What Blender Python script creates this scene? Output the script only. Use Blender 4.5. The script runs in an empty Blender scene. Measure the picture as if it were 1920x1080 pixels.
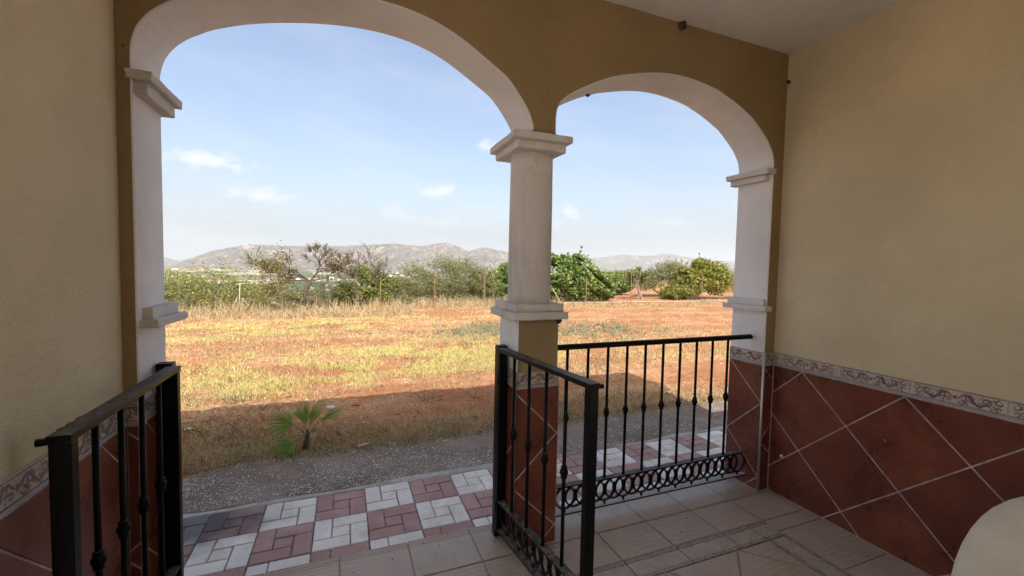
import bpy, bmesh, math, random
import numpy as np
from mathutils import Vector, Matrix

random.seed(7)
rng = np.random.default_rng(11)
scene = bpy.context.scene
COL = scene.collection
rad = math.radians

# ------------------------------------------------------------------ camera
CAM = np.array([-0.267, -2.0079, 1.5])
yaw, pit, rol = rad(21.6271), rad(-2.8301), rad(1.1433)
fw = np.array([math.sin(yaw)*math.cos(pit), math.cos(yaw)*math.cos(pit), math.sin(pit)])
r0 = np.array([math.cos(yaw), -math.sin(yaw), 0.0]); u0 = np.cross(r0, fw)
cr, sr = math.cos(rol), math.sin(rol)
RV = cr*r0 + sr*u0; UV = -sr*r0 + cr*u0
cam = bpy.data.cameras.new('camera')
cam.sensor_fit = 'HORIZONTAL'; cam.sensor_width = 36.0
cam.lens = 793.48/1920*36.0
cam.clip_start = 0.05; cam.clip_end = 40000
camo = bpy.data.objects.new('camera', cam); COL.objects.link(camo)
M = Matrix.Identity(4)
for i in range(3):
    M[i][0] = RV[i]; M[i][1] = UV[i]; M[i][2] = -fw[i]; M[i][3] = CAM[i]
camo.matrix_world = M
scene.camera = camo

# ------------------------------------------------------------------ light, sky, exposure
EXPOSURE = 1.93
SKY_STRENGTH = 0.071
SUN_STRENGTH = 2.0
SUN_EL = 47.5
SUN_DX = 0.10
view = scene.view_settings
scene.display_settings.display_device = 'sRGB'
view.view_transform = 'Standard'; view.look = 'None'
view.exposure = EXPOSURE; view.gamma = 1.0; view.use_curve_mapping = False
hz = math.cos(rad(SUN_EL)); nrm = math.hypot(SUN_DX, 1.0)
SUN_L = Vector((SUN_DX/nrm*hz, 1.0/nrm*hz, -math.sin(rad(SUN_EL))))
sun = bpy.data.lights.new('sun', 'SUN'); sun.energy = SUN_STRENGTH; sun.angle = rad(0.53); sun.color = (1.0, 0.95, 0.86)
suno = bpy.data.objects.new('sun', sun); COL.objects.link(suno)
suno.location = (0, -20, 30)
suno.rotation_euler = SUN_L.to_track_quat('-Z', 'Y').to_euler()

W = bpy.data.worlds.new('World'); scene.world = W; W.use_nodes = True
nt = W.node_tree; nt.nodes.clear()
def wn(t, **kw):
    n = nt.nodes.new(t)
    for k, v in kw.items(): setattr(n, k, v)
    return n
def wmath(op, a, b=None, c=None, clamp=False):
    n = wn('ShaderNodeMath', operation=op, use_clamp=clamp)
    for i, v in enumerate((a, b, c)):
        if v is None: continue
        if isinstance(v, (int, float)): n.inputs[i].default_value = v
        else: nt.links.new(v, n.inputs[i])
    return n.outputs[0]
sky = wn('ShaderNodeTexSky', sky_type='NISHITA')
sky.sun_disc = False; sky.sun_elevation = rad(SUN_EL); sky.sun_rotation = math.atan2(-SUN_L.x, -SUN_L.y)
sky.altitude = 200; sky.air_density = 1.0; sky.dust_density = 6.0; sky.ozone_density = 1.0
tc = wn('ShaderNodeTexCoord'); sep = wn('ShaderNodeSeparateXYZ'); nt.links.new(tc.outputs['Generated'], sep.inputs[0])
az = wmath('ARCTAN2', sep.outputs[0], sep.outputs[1]); el = wmath('ARCSINE', sep.outputs[2])
azd = wmath('MULTIPLY', az, 57.2958); eld = wmath('MULTIPLY', el, 57.2958)
cmb = wn('ShaderNodeCombineXYZ'); nt.links.new(azd, cmb.inputs[0]); nt.links.new(wmath('MULTIPLY', eld, 1.7), cmb.inputs[1])
nz = wn('ShaderNodeTexNoise'); nz.inputs['Scale'].default_value = 0.55; nz.inputs['Detail'].default_value = 6; nz.inputs['Roughness'].default_value = 0.62
nt.links.new(cmb.outputs[0], nz.inputs['Vector'])
nzo = wmath('SUBTRACT', nz.outputs[0], 0.5)
clouds = [(-14.0, 10.7, 2.7, 0.95, 0.85), (-15.6, 10.5, 2.6, 0.55, .45), (-8.8, 7.7, 2.5, 0.75, 0.8), (11.0, 9.45, 1.9, 0.6, 0.75), (12.6, 9.75, 1.0, 0.7, 0.7),
          (8.6, 9.9, 1.0, .4, .35), (29.0, 7.5, 1.1, 0.8, 0.8), (27.4, 5.9, 1.6, 0.9, 0.4), (18.4, 15.6, 1.6, 0.6, 0.6), (6.4, 6.5, 2.2, 1.3, 0.42), (12.5, 5.6, 3.2, 1.1, .4),
          (42.3, 6.0, 2.0, .6, .4), (38.0, 5.0, 3.0, .7, .3), (-10.5, 4.9, 3.5, 0.8, 0.3), (18, 5.8, 2.2, .8, .28), (70, 9, 5, 1.4, .7), (-50, 10, 5, 1.5, .7), (-75, 7, 4, 1, .6), (120, 9, 5, 1.4, .7), (170, 12, 6, 1.8, .7), (-130, 9, 5, 1.4, .7)]
mask = None
for (ca, ce, wa, we, amp) in clouds:
    wa, we, amp = wa*1.55, we*1.5, min(1.0, amp*1.1)
    dx = wmath('DIVIDE', wmath('SUBTRACT', azd, ca), wa)
    dy = wmath('DIVIDE', wmath('SUBTRACT', eld, ce), we)
    dyl = wmath('MULTIPLY', wmath('MINIMUM', dy, 0.0), 0.75)      # flatter below
    q = wmath('ADD', wmath('MULTIPLY', dx, dx), wmath('ADD', wmath('MULTIPLY', dy, dy), wmath('MULTIPLY', dyl, dyl)))
    v = wmath('ADD', wmath('SUBTRACT', 1.0, wmath('SQRT', q)), wmath('MULTIPLY', nzo, 2.8))
    v = wmath('MULTIPLY', wmath('SMOOTHSTEP' if False else 'MULTIPLY', v, 1.3, clamp=True), min(1.0, amp*1.15))
    mask = v if mask is None else wmath('MAXIMUM', mask, v)
# thin veil of high cloud over the whole sky
cmb2 = wn('ShaderNodeCombineXYZ'); nt.links.new(wmath('ADD', azd, wmath('MULTIPLY', eld, 1.3)), cmb2.inputs[0]); nt.links.new(wmath('MULTIPLY', eld, 3.0), cmb2.inputs[1])
nz2 = wn('ShaderNodeTexNoise'); nz2.inputs['Scale'].default_value = 0.07; nz2.inputs['Detail'].default_value = 5; nz2.inputs['Roughness'].default_value = 0.55
nt.links.new(cmb2.outputs[0], nz2.inputs['Vector'])
veil = wmath('MULTIPLY', wmath('SUBTRACT', nz2.outputs[0], 0.46, clamp=True), 0.75)
veil = wmath('ADD', veil, wmath('ADD', 0.03, wmath('MULTIPLY', 0.60, wmath('EXPONENT', wmath('MULTIPLY', eld, -0.19)))))
mask = wmath('MAXIMUM', mask, veil)
up = wmath('GREATER_THAN', eld, 0.0)
mask = wmath('MULTIPLY', mask, up)
mx = wn('ShaderNodeMix', data_type='RGBA'); nt.links.new(mask, mx.inputs[0]); nt.links.new(sky.outputs[0], mx.inputs[6])
CLOUD_V = 3.7
mx.inputs[7].default_value = (CLOUD_V*.93, CLOUD_V*.97, CLOUD_V*1.05, 1)
bg = wn('ShaderNodeBackground'); bg.inputs[1].default_value = SKY_STRENGTH
nt.links.new(mx.outputs[2], bg.inputs[0])
wo = wn('ShaderNodeOutputWorld'); nt.links.new(bg.outputs[0], wo.inputs[0])
try:
    W.cycles.sampling_method = 'MANUAL'; W.cycles.sample_map_resolution = 1024
except Exception: pass
scene.cycles.max_bounces = 10; scene.cycles.diffuse_bounces = 7; scene.cycles.transparent_max_bounces = 8
scene.cycles.volume_bounces = 1
scene.cycles.use_denoising = True

# ------------------------------------------------------------------ materials
MATS = {}
class NB:
    def __init__(s, name):
        s.m = bpy.data.materials.new(name); s.m.use_nodes = True
        s.t = s.m.node_tree; s.t.nodes.clear()
        s.out = s.n('ShaderNodeOutputMaterial'); s.b = s.n('ShaderNodeBsdfPrincipled')
        s.l(s.b.outputs[0], s.out.inputs[0])
        s.geo = s.n('ShaderNodeNewGeometry')
        MATS[name] = s.m
    def n(s, t, **kw):
        x = s.t.nodes.new(t)
        for k, v in kw.items(): setattr(x, k, v)
        return x
    def l(s, a, b): s.t.links.new(a, b)
    def val(s, sock, v):
        if hasattr(v, 'links') or hasattr(v, 'is_linked'): s.l(v, sock)
        else: sock.default_value = v
    def math(s, op, a, b=None, c=None, clamp=False):
        x = s.n('ShaderNodeMath', operation=op, use_clamp=clamp)
        for i, v in enumerate((a, b, c)):
            if v is not None: s.val(x.inputs[i], v)
        return x.outputs[0]
    def noise(s, scale, detail=4, rough=.55, vec=None, dist=0.0):
        x = s.n('ShaderNodeTexNoise'); x.inputs['Scale'].default_value = scale; x.inputs['Detail'].default_value = detail
        x.inputs['Roughness'].default_value = rough; x.inputs['Distortion'].default_value = dist
        s.l(vec if vec is not None else s.geo.outputs['Position'], x.inputs['Vector']); return x.outputs[0]
    def vor(s, scale, feature='F1', out='Distance', vec=None, rnd=1.0):
        x = s.n('ShaderNodeTexVoronoi', feature=feature); x.inputs['Scale'].default_value = scale; x.inputs['Randomness'].default_value = rnd
        s.l(vec if vec is not None else s.geo.outputs['Position'], x.inputs['Vector']); return x.outputs[out]
    def scaled(s, sx, sy, sz, rot=(0, 0, 0)):
        x = s.n('ShaderNodeMapping'); x.inputs['Scale'].default_value = (sx, sy, sz); x.inputs['Rotation'].default_value = rot
        s.l(s.geo.outputs['Position'], x.inputs['Vector']); return x.outputs[0]
    def ramp(s, f, stops, interp='LINEAR'):
        x = s.n('ShaderNodeValToRGB'); x.color_ramp.interpolation = interp
        e = x.color_ramp.elements
        while len(e) < len(stops): e.new(0.5)
        for i, (p, c) in enumerate(stops):
            e[i].position = p; e[i].color = (*c, 1) if len(c) == 3 else c
        s.l(f, x.inputs[0]); return x.outputs[0]
    def step(s, f, a, b):
        x = s.n('ShaderNodeMapRange', interpolation_type='SMOOTHSTEP'); s.val(x.inputs[0], f)
        x.inputs[1].default_value = a; x.inputs[2].default_value = b; return x.outputs[0]
    def mix(s, f, a, b, mode='MIX'):
        x = s.n('ShaderNodeMix', data_type='RGBA', blend_type=mode)
        s.val(x.inputs[0], f)
        for sock, v in ((x.inputs[6], a), (x.inputs[7], b)):
            if isinstance(v, tuple): sock.default_value = (*v, 1) if len(v) == 3 else v
            else: s.l(v, sock)
        return x.outputs[2]
    def color(s, c):
        if isinstance(c, tuple): s.b.inputs['Base Color'].default_value = (*c, 1)
        else: s.l(c, s.b.inputs['Base Color'])
    def rough(s, r): s.val(s.b.inputs['Roughness'], r)
    def bump(s, h, strength=.3, dist=.01, prev=None):
        x = s.n('ShaderNodeBump'); x.inputs['Strength'].default_value = strength; x.inputs['Distance'].default_value = dist
        s.l(h, x.inputs['Height'])
        if prev is not None: s.l(prev, x.inputs['Normal'])
        s.l(x.outputs[0], s.b.inputs['Normal']); return x.outputs[0]

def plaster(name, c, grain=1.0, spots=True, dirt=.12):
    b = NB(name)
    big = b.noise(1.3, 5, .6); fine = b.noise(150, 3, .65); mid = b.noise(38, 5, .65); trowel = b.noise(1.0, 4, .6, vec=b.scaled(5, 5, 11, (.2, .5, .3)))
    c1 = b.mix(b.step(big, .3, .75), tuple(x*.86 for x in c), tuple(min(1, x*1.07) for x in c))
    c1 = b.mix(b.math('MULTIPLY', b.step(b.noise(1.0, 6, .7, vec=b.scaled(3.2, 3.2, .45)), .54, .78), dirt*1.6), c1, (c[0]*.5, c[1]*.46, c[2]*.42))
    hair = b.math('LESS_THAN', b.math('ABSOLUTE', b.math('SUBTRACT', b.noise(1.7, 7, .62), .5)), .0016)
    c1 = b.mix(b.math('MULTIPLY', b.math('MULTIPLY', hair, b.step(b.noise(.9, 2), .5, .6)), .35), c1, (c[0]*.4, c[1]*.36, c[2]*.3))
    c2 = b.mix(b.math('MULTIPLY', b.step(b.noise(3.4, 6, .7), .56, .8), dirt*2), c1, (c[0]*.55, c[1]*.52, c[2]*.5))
    if spots:
        sp = b.math('LESS_THAN', b.vor(7.0), 0.035)
        pick = b.math('GREATER_THAN', b.noise(9, 2), .56)
        c2 = b.mix(b.math('MULTIPLY', b.math('MULTIPLY', sp, pick), .75), c2, (.05, .03, .02))
    b.color(c2); b.rough(.92); b.b.inputs['Specular IOR Level'].default_value = .15
    n1 = b.bump(fine, .6*grain, .007); n2 = b.bump(mid, .45*grain, .012, n1); n3 = b.bump(trowel, .38*grain, .02, n2); b.bump(b.noise(3.0, 2), .2, .04, n3)
    return b.m
plaster('ochre plaster', (.66, .575, .385), 1.0)
plaster('shaded ochre plaster', (.345, .248, .130), 1.0)  # side-wall ochre darkened, so the arcade's backlit shade is in the colour
plaster('white plaster', (.81, .80, .79), .8, dirt=.07)
plaster('ceiling plaster', (.78, .745, .70), .6, spots=False)
plaster('white moulding', (.68, .645, .61), .9, spots=False, dirt=.42)
plaster('outside plaster', (.66, .60, .48), 1.0, spots=False)

b = NB('dado tile')
oi = b.n('ShaderNodeObjectInfo')
m1 = b.noise(4, 4, .6, dist=.15); m2 = b.noise(26, 4, .6)
c = b.ramp(b.math('ADD', b.math('MULTIPLY', m1, .75), b.math('MULTIPLY', m2, .25)), [(.30, (.095, .021, .012)), (.5, (.165, .042, .022)), (.7, (.245, .078, .038))])
c = b.mix(b.math('MULTIPLY', oi.outputs['Random'], .6), c, (.085, .020, .014))
c = b.mix(b.math('MULTIPLY', b.step(b.noise(70, 5, .75), .58, .72), .10), c, (.26, .12, .08))
b.color(c); b.rough(b.step(m2, .2, 1.4)); b.b.inputs['Roughness'].default_value = .4
b.rough(b.math('ADD', .16, b.math('MULTIPLY', m1, .28)))
b.bump(b.noise(18, 3), .10, .004)

b = NB('grout pale'); b.color(b.mix(b.step(b.noise(14, 5, .7), .3, .7), (.30, .25, .225), (.56, .50, .47))); b.rough(.9); b.bump(b.noise(260, 2), .3, .002)
b = NB('border tile'); b.color(b.mix(b.step(b.noise(38, 4, .6), .35, .65), (.56, .47, .37), (.46, .39, .37))); b.rough(.30); b.bump(b.noise(60, 2), .1, .002)
b = NB('border scroll'); b.color(b.mix(b.step(b.noise(34, 2), .42, .62), (.15, .115, .145), (.26, .165, .105))); b.rough(.3)
b = NB('border scroll pale'); b.color((.30, .235, .235)); b.rough(.3)
b = NB('liner tile'); b.color((.36, .31, .33)); b.rough(.3)
b = NB('metal trim'); b.color((.55, .54, .53)); b.rough(.38); b.b.inputs['Metallic'].default_value = .8

b = NB('floor tile')
oi = b.n('ShaderNodeObjectInfo')
m1 = b.noise(4.5, 5, .6); 
wv = b.n('ShaderNodeTexWave', wave_type='BANDS', bands_direction='Y'); wv.inputs['Scale'].default_value = 9; wv.inputs['Distortion'].default_value = 5; wv.inputs['Detail'].default_value = 3; wv.inputs['Detail Scale'].default_value = 1.2
b.l(b.geo.outputs['Position'], wv.inputs['Vector'])
c = b.mix(b.step(m1, .3, .75), (.365, .29, .222), (.465, .375, .292))
c = b.mix(b.math('MULTIPLY', b.math('MULTIPLY', wv.outputs[0], b.step(b.noise(2.2, 2), .4, .62)), .45), c, (.30, .195, .14))
c = b.mix(b.math('MULTIPLY', oi.outputs['Random'], .25), c, (.36, .29, .26))
dst = b.step(b.noise(60, 5, .7), .52, .75)
c = b.mix(b.math('MULTIPLY', dst, .25), c, (.55, .49, .44))
sp = b.math('MULTIPLY', b.math('LESS_THAN', b.vor(11), .05), b.math('GREATER_THAN', b.noise(6, 2), .53))
c = b.mix(b.math('MULTIPLY', sp, .8), c, (.05, .025, .018))
b.color(c); b.rough(b.math('ADD', .34, b.math('MULTIPLY', b.noise(8, 4, .7), .35)))
n1 = b.bump(m1, .12, .006); b.bump(b.noise(120, 3), .12, .002, n1)

b = NB('floor grout'); b.color(b.mix(b.noise(20, 4), (.36, .30, .26), (.48, .41, .36))); b.rough(.95); b.bump(b.noise(200, 2), .4, .002)
b = NB('listel rope'); b.color(b.mix(b.step(b.noise(40, 3, dist=2), .4, .6), (.20, .155, .125), (.36, .29, .235))); b.rough(.5); b.bump(b.noise(45, 2, dist=3), .6, .004)
b = NB('listel tile'); m1 = b.noise(14, 4)
b.color(b.mix(b.step(m1, .35, .7), (.34, .29, .24), (.44, .36, .29))); b.rough(.5); b.bump(b.noise(30, 3), .25, .004)

def paver(name, ca, cb):
    b = NB(name)
    m1 = b.noise(6, 5, .6); m2 = b.noise(150, 3, .7); m3 = b.noise(28, 5, .7)
    c = b.mix(b.step(m1, .3, .75), ca, cb)
    c = b.mix(b.math('MULTIPLY', b.step(m3, .55, .72), .5), c, tuple(x*.40 for x in ca))
    ob = b.n('ShaderNodeObjectInfo'); c = b.mix(b.math('MULTIPLY', ob.outputs['Random'], .35), c, tuple(x*.72 for x in ca))
    c = b.mix(b.math('MULTIPLY', b.step(b.noise(2.6, 5, .7), .46, .70), .38), c, (.30, .235, .19))
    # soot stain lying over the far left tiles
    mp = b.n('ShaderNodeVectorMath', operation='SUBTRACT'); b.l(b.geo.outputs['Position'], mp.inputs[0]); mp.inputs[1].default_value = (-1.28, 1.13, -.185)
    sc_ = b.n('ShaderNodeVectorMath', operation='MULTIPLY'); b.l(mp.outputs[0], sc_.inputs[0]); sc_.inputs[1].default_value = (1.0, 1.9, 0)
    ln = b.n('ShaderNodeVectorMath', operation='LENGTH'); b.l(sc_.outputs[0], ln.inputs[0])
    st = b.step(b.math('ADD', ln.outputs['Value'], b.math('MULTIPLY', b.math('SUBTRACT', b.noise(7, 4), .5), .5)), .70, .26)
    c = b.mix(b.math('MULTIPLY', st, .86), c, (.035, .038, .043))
    b.color(c); b.rough(.88)
    n1 = b.bump(m2, .35, .003); b.bump(m3, .35, .006, n1)
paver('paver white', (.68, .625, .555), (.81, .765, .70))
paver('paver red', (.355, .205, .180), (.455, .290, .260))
b = NB('paving bed'); b.color(b.mix(b.step(b.noise(9, 5, .7), .35, .65), (.15, .10, .08), (.42, .36, .30))); b.rough(.95)

b = NB('kerb mortar'); c = b.mix(b.step(b.noise(9, 6, .7), .3, .7), (.30, .275, .245), (.46, .43, .39))
b.color(b.mix(b.step(b.scaled(1, 0, 0) if False else b.noise(1.1, 3), .55, .7), c, (.20, .185, .165))); b.rough(.95); n1 = b.bump(b.noise(60, 5, .7), .5, .01)

b = NB('pebble concrete')
m1 = b.noise(2.2, 6, .65); m2 = b.noise(70, 5, .7)
c = b.mix(b.step(m1, .35, .7), (.150, .108, .076), (.265, .195, .140))
c = b.mix(b.math('MULTIPLY', b.step(m2, .5, .75), .5), c, (.36, .285, .215))
sp = b.n('ShaderNodeSeparateXYZ'); b.l(b.geo.outputs['Position'], sp.inputs[0])
soilm = b.step(b.math('ADD', sp.outputs[1], b.math('MULTIPLY', b.math('SUBTRACT', b.noise(2.4, 6, .7), .5), 1.1)), 1.95, 2.30)
c = b.mix(b.math('MULTIPLY', soilm, .7), c, (.22, .115, .065))
c = b.mix(b.math('MULTIPLY', b.step(b.noise(1.3, 5, .7), .50, .66), .45), c, (.085, .075, .062))
b.color(c); b.rough(.95); n1 = b.bump(m2, .6, .012); b.bump(b.vor(75), .4, .008, n1)
b = NB('pebble'); isl = b.geo.outputs['Random Per Island']
b.color(b.ramp(isl, [(0, (.22, .18, .145)), (.45, (.38, .335, .285)), (.8, (.58, .535, .475)), (1, (.74, .70, .64))])); b.rough(.7)

b = NB('red soil')
pos = b.geo.outputs['Position']
m1 = b.noise(.55, 6, .6); m2 = b.noise(9, 6, .7); m3 = b.noise(42, 4, .7)
red = b.ramp(b.math('ADD', b.math('MULTIPLY', m1, .5), b.math('MULTIPLY', m2, .5)), [(.30, (.170, .064, .031)), (.5, (.285, .126, .062)), (.7, (.40, .215, .120))])
straw = b.mix(b.step(b.noise(16, 4), .3, .7), (.46, .345, .18), (.62, .51, .31))
# litter of dry straw in broken patches, drawn out along the plough lines
pm = b.noise(1.0, 5, .62, vec=b.scaled(.42, 1.1, 1))
sf = b.math('MULTIPLY', b.math('ADD', .13, b.math('MULTIPLY', b.step(pm, .44, .62), .75)), b.step(b.noise(30, 5, .8), .44, .60))
near = b.mix(b.math('MULTIPLY', sf, .85), red, straw)
# far away: valley farmland
sp = b.n('ShaderNodeSeparateXYZ'); b.l(pos, sp.inputs[0])
dist = b.n('ShaderNodeVectorMath', operation='LENGTH'); b.l(pos, dist.inputs[0]); dv = dist.outputs['Value']
vr = b.n('ShaderNodeTexVoronoi'); vr.inputs['Scale'].default_value = 1.0; b.l(b.scaled(.0065, .0042, 0), vr.inputs['Vector'])
spc = b.n('ShaderNodeSeparateColor'); b.l(vr.outputs['Color'], spc.inputs[0])
field = b.ramp(spc.outputs[0], [(0, (.072, .088, .036)), (.34, (.085, .105, .045)), (.36, (.40, .31, .17)), (.62, (.46, .37, .22)), (.64, (.11, .12, .055)), (.86, (.17, .15, .08)), (1, (.30, .25, .15))], 'CONSTANT')
rows = b.math('MULTIPLY', b.step(b.noise(.07, 5, .7), .45, .62), .55)
field = b.mix(rows, field, (.055, .07, .03))
scrub = b.mix(b.step(b.noise(.45, 5), .38, .62), (.33, .25, .14), (.10, .105, .045))
c = b.mix(b.step(dv, 50, 130), near, scrub)
c = b.mix(b.step(dv, 300, 800), c, field)
b.color(c); b.rough(1.0); b.b.inputs['Specular IOR Level'].default_value = .05
n1 = b.bump(m3, .7, .02); b.bump(m2, .6, .06, n1)
b = NB('soil clod'); isl = b.geo.outputs['Random Per Island']
b.color(b.ramp(isl, [(0, (.20, .072, .032)), (.6, (.36, .15, .068)), (.93, (.46, .225, .12)), (.95, (.55, .50, .42)), (1, (.62, .58, .52))])); b.rough(1); b.bump(b.noise(60, 3), .5, .01)

def leafy(name, stops, trans=.35, rough=.55, objvar=0):
    b = NB(name); isl = b.geo.outputs['Random Per Island']
    c = b.ramp(isl, stops); b.color(c); b.rough(rough); b.b.inputs['Specular IOR Level'].default_value = .3
    tr = b.n('ShaderNodeBsdfTranslucent'); b.l(b.mix(.35, c, (.30, .34, .05)), tr.inputs[0])
    ms = b.n('ShaderNodeMixShader'); ms.inputs[0].default_value = trans
    b.l(b.b.outputs[0], ms.inputs[1]); b.l(tr.outputs[0], ms.inputs[2]); b.l(ms.outputs[0], b.out.inputs[0])
    return b.m
leafy('olive leaf', [(0, (0.102, 0.116, 0.043)), (.5, (0.174, 0.186, 0.072)), (.85, (0.268, 0.261, 0.123)), (1, (0.377, 0.348, 0.174))])
leafy('olive leaf light', [(0, (0.144, 0.163, 0.048)), (.5, (0.231, 0.244, 0.073)), (1, (0.375, 0.350, 0.138))])
leafy('fig leaf', [(0, (0.075, 0.128, 0.033)), (.5, (0.135, 0.210, 0.054)), (.85, (0.210, 0.285, 0.083)), (1, (0.330, 0.360, 0.105))], rough=.4)
leafy('fig leaf yellow', [(0, (0.102, 0.126, 0.030)), (.5, (0.204, 0.216, 0.042)), (1, (0.396, 0.348, 0.072))], rough=.45)
leafy('almond leaf', [(0, (0.149, 0.138, 0.040)), (.5, (0.218, 0.196, 0.057)), (1, (0.345, 0.276, 0.103))])
leafy('carob leaf', [(0, (0.087, 0.123, 0.029)), (.5, (0.167, 0.217, 0.046)), (1, (0.304, 0.334, 0.087))], rough=.4)
leafy('palm leaf', [(0, (.14, .25, .050)), (.5, (.20, .34, .075)), (.9, (.28, .42, .10)), (1, (.42, .42, .14))], rough=.38, trans=.42)
leafy('palm leaf yellow', [(0, (.34, .26, .03)), (1, (.42, .32, .05))])
leafy('straw', [(0, (0.336, 0.235, 0.118)), (.5, (0.504, 0.378, 0.210)), (1, (0.655, 0.554, 0.370))], trans=.3, rough=.8)
leafy('yellow grass', [(0, (.64, .52, .21)), (.45, (.76, .67, .30)), (.8, (.64, .60, .23)), (1, (.42, .44, .15))], trans=.35, rough=.8)
leafy('weed leaf', [(0, (.15, .18, .105)), (.6, (.24, .27, .17)), (1, (.36, .36, .23))], trans=.3, rough=.8)
leafy('green weed', [(0, (.10, .13, .05)), (.6, (.17, .19, .08)), (1, (.30, .28, .13))], trans=.3, rough=.8)
leafy('far leaf', [(0, (.040, .055, .026)), (.6, (.075, .095, .042)), (1, (.13, .14, .06))], trans=.2)
def bark(name, ca, cb):
    b = NB(name); b.color(b.mix(b.step(b.noise(22, 5, .7), .35, .65), ca, cb)); b.rough(.95); b.bump(b.noise(45, 4, .7), .6, .02)
bark('dark bark', (.045, .032, .025), (.10, .075, .06)); bark('grey bark', (.15, .125, .10), (.28, .24, .20)); bark('twig', (.105, .078, .062), (.19, .145, .12))
bark('palm fibre', (.05, .028, .016), (.11, .062, .035)); bark('rusty iron', (.17, .085, .05), (.26, .16, .105)); bark('weathered pole', (.32, .285, .23), (.46, .42, .35))
bark('grey pipe', (.30, .24, .19), (.42, .36, .30)); bark('mud', (.045, .026, .017), (.095, .060, .040)); bark('stone pale', (.42, .38, .33), (.62, .58, .52)); bark('brick shard', (.34, .22, .18), (.46, .31, .25)); bark('red clod', (.36, .12, .06), (.45, .18, .09))
b = NB('petiole'); b.color((.13, .17, .05)); b.rough(.5)

b = NB('black iron')
nrm_ = b.n('ShaderNodeSeparateXYZ'); b.l(b.geo.outputs['Normal'], nrm_.inputs[0])
dust = b.math('MULTIPLY', b.step(nrm_.outputs[2], .75, .98), b.step(b.noise(40, 5, .7), .25, .75))
b.color(b.mix(b.math('MULTIPLY', dust, .8), (.0050, .0055, .0055), (.25, .225, .20))); iron_c = b.b.inputs['Base Color'].links[0].from_socket
rs = b.math('MULTIPLY', b.step(b.noise(55, 5, .8), .66, .74), .8); b.color(b.mix(rs, iron_c, (.055, .024, .012))); b.rough(b.math('ADD', .34, b.math('MULTIPLY', dust, .4)))
b.b.inputs['Specular IOR Level'].default_value = .10; b.bump(b.noise(90, 3), .12, .002)
b = NB('dusty iron')
nrm_ = b.n('ShaderNodeSeparateXYZ'); b.l(b.geo.outputs['Normal'], nrm_.inputs[0])
b.color(b.mix(b.step(nrm_.outputs[2], .5, .9), (.010, .010, .010), b.mix(b.noise(30, 4), (.30, .24, .21), (.45, .38, .34)))); b.rough(.6)

b = NB('mountain rock')
m1 = b.noise(.006, 8, .68); m2 = b.noise(.03, 7, .72); m3 = b.noise(.012, 6, .65, dist=.8)
c = b.ramp(m1, [(.34, (.12, .105, .065)), (.46, (.23, .17, .12)), (.58, (.35, .26, .20)), (.72, (.45, .35, .29))])
c = b.mix(b.math('MULTIPLY', b.step(m2, .49, .60), .85), c, (.075, .080, .045))
c = b.mix(b.math('MULTIPLY', b.step(m3, .56, .64), .85), c, (.56, .46, .39))
c = b.mix(b.math('MULTIPLY', b.step(b.noise(.09, 4, .75), .56, .66), .7), c, (.62, .53, .46))
b.color(c); b.rough(1); b.b.inputs['Specular IOR Level'].default_value = 0
n1 = b.bump(m3, 1.0, 160.0); b.bump(m2, 1.0, 45.0, n1)
b = NB('house white'); b.color((.78, .76, .72)); b.rough(.9)
b = NB('house cream'); b.color((.66, .56, .44)); b.rough(.9)
b = NB('roof tile clay'); b.color(b.mix(b.noise(2), (.36, .17, .10), (.46, .26, .17))); b.rough(.9)
b = NB('roof pale'); b.color((.70, .66, .62)); b.rough(.9)
b = NB('window dark'); b.color((.03, .035, .04)); b.rough(.2)
b = NB('cream fabric')
c = b.mix(b.step(b.noise(5, 3), .3, .7), (.60, .545, .435), (.68, .62, .50)); b.color(c); b.rough(.95); b.b.inputs['Sheen Weight'].default_value = .2
n1 = b.bump(b.noise(420, 2), .35, .002); b.bump(b.noise(9, 3), .5, .02, n1)
b = NB('chair wood'); b.color((.10, .055, .03)); b.rough(.5)
b = NB('white plastic'); b.color((.70, .69, .66)); b.rough(.4)

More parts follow.
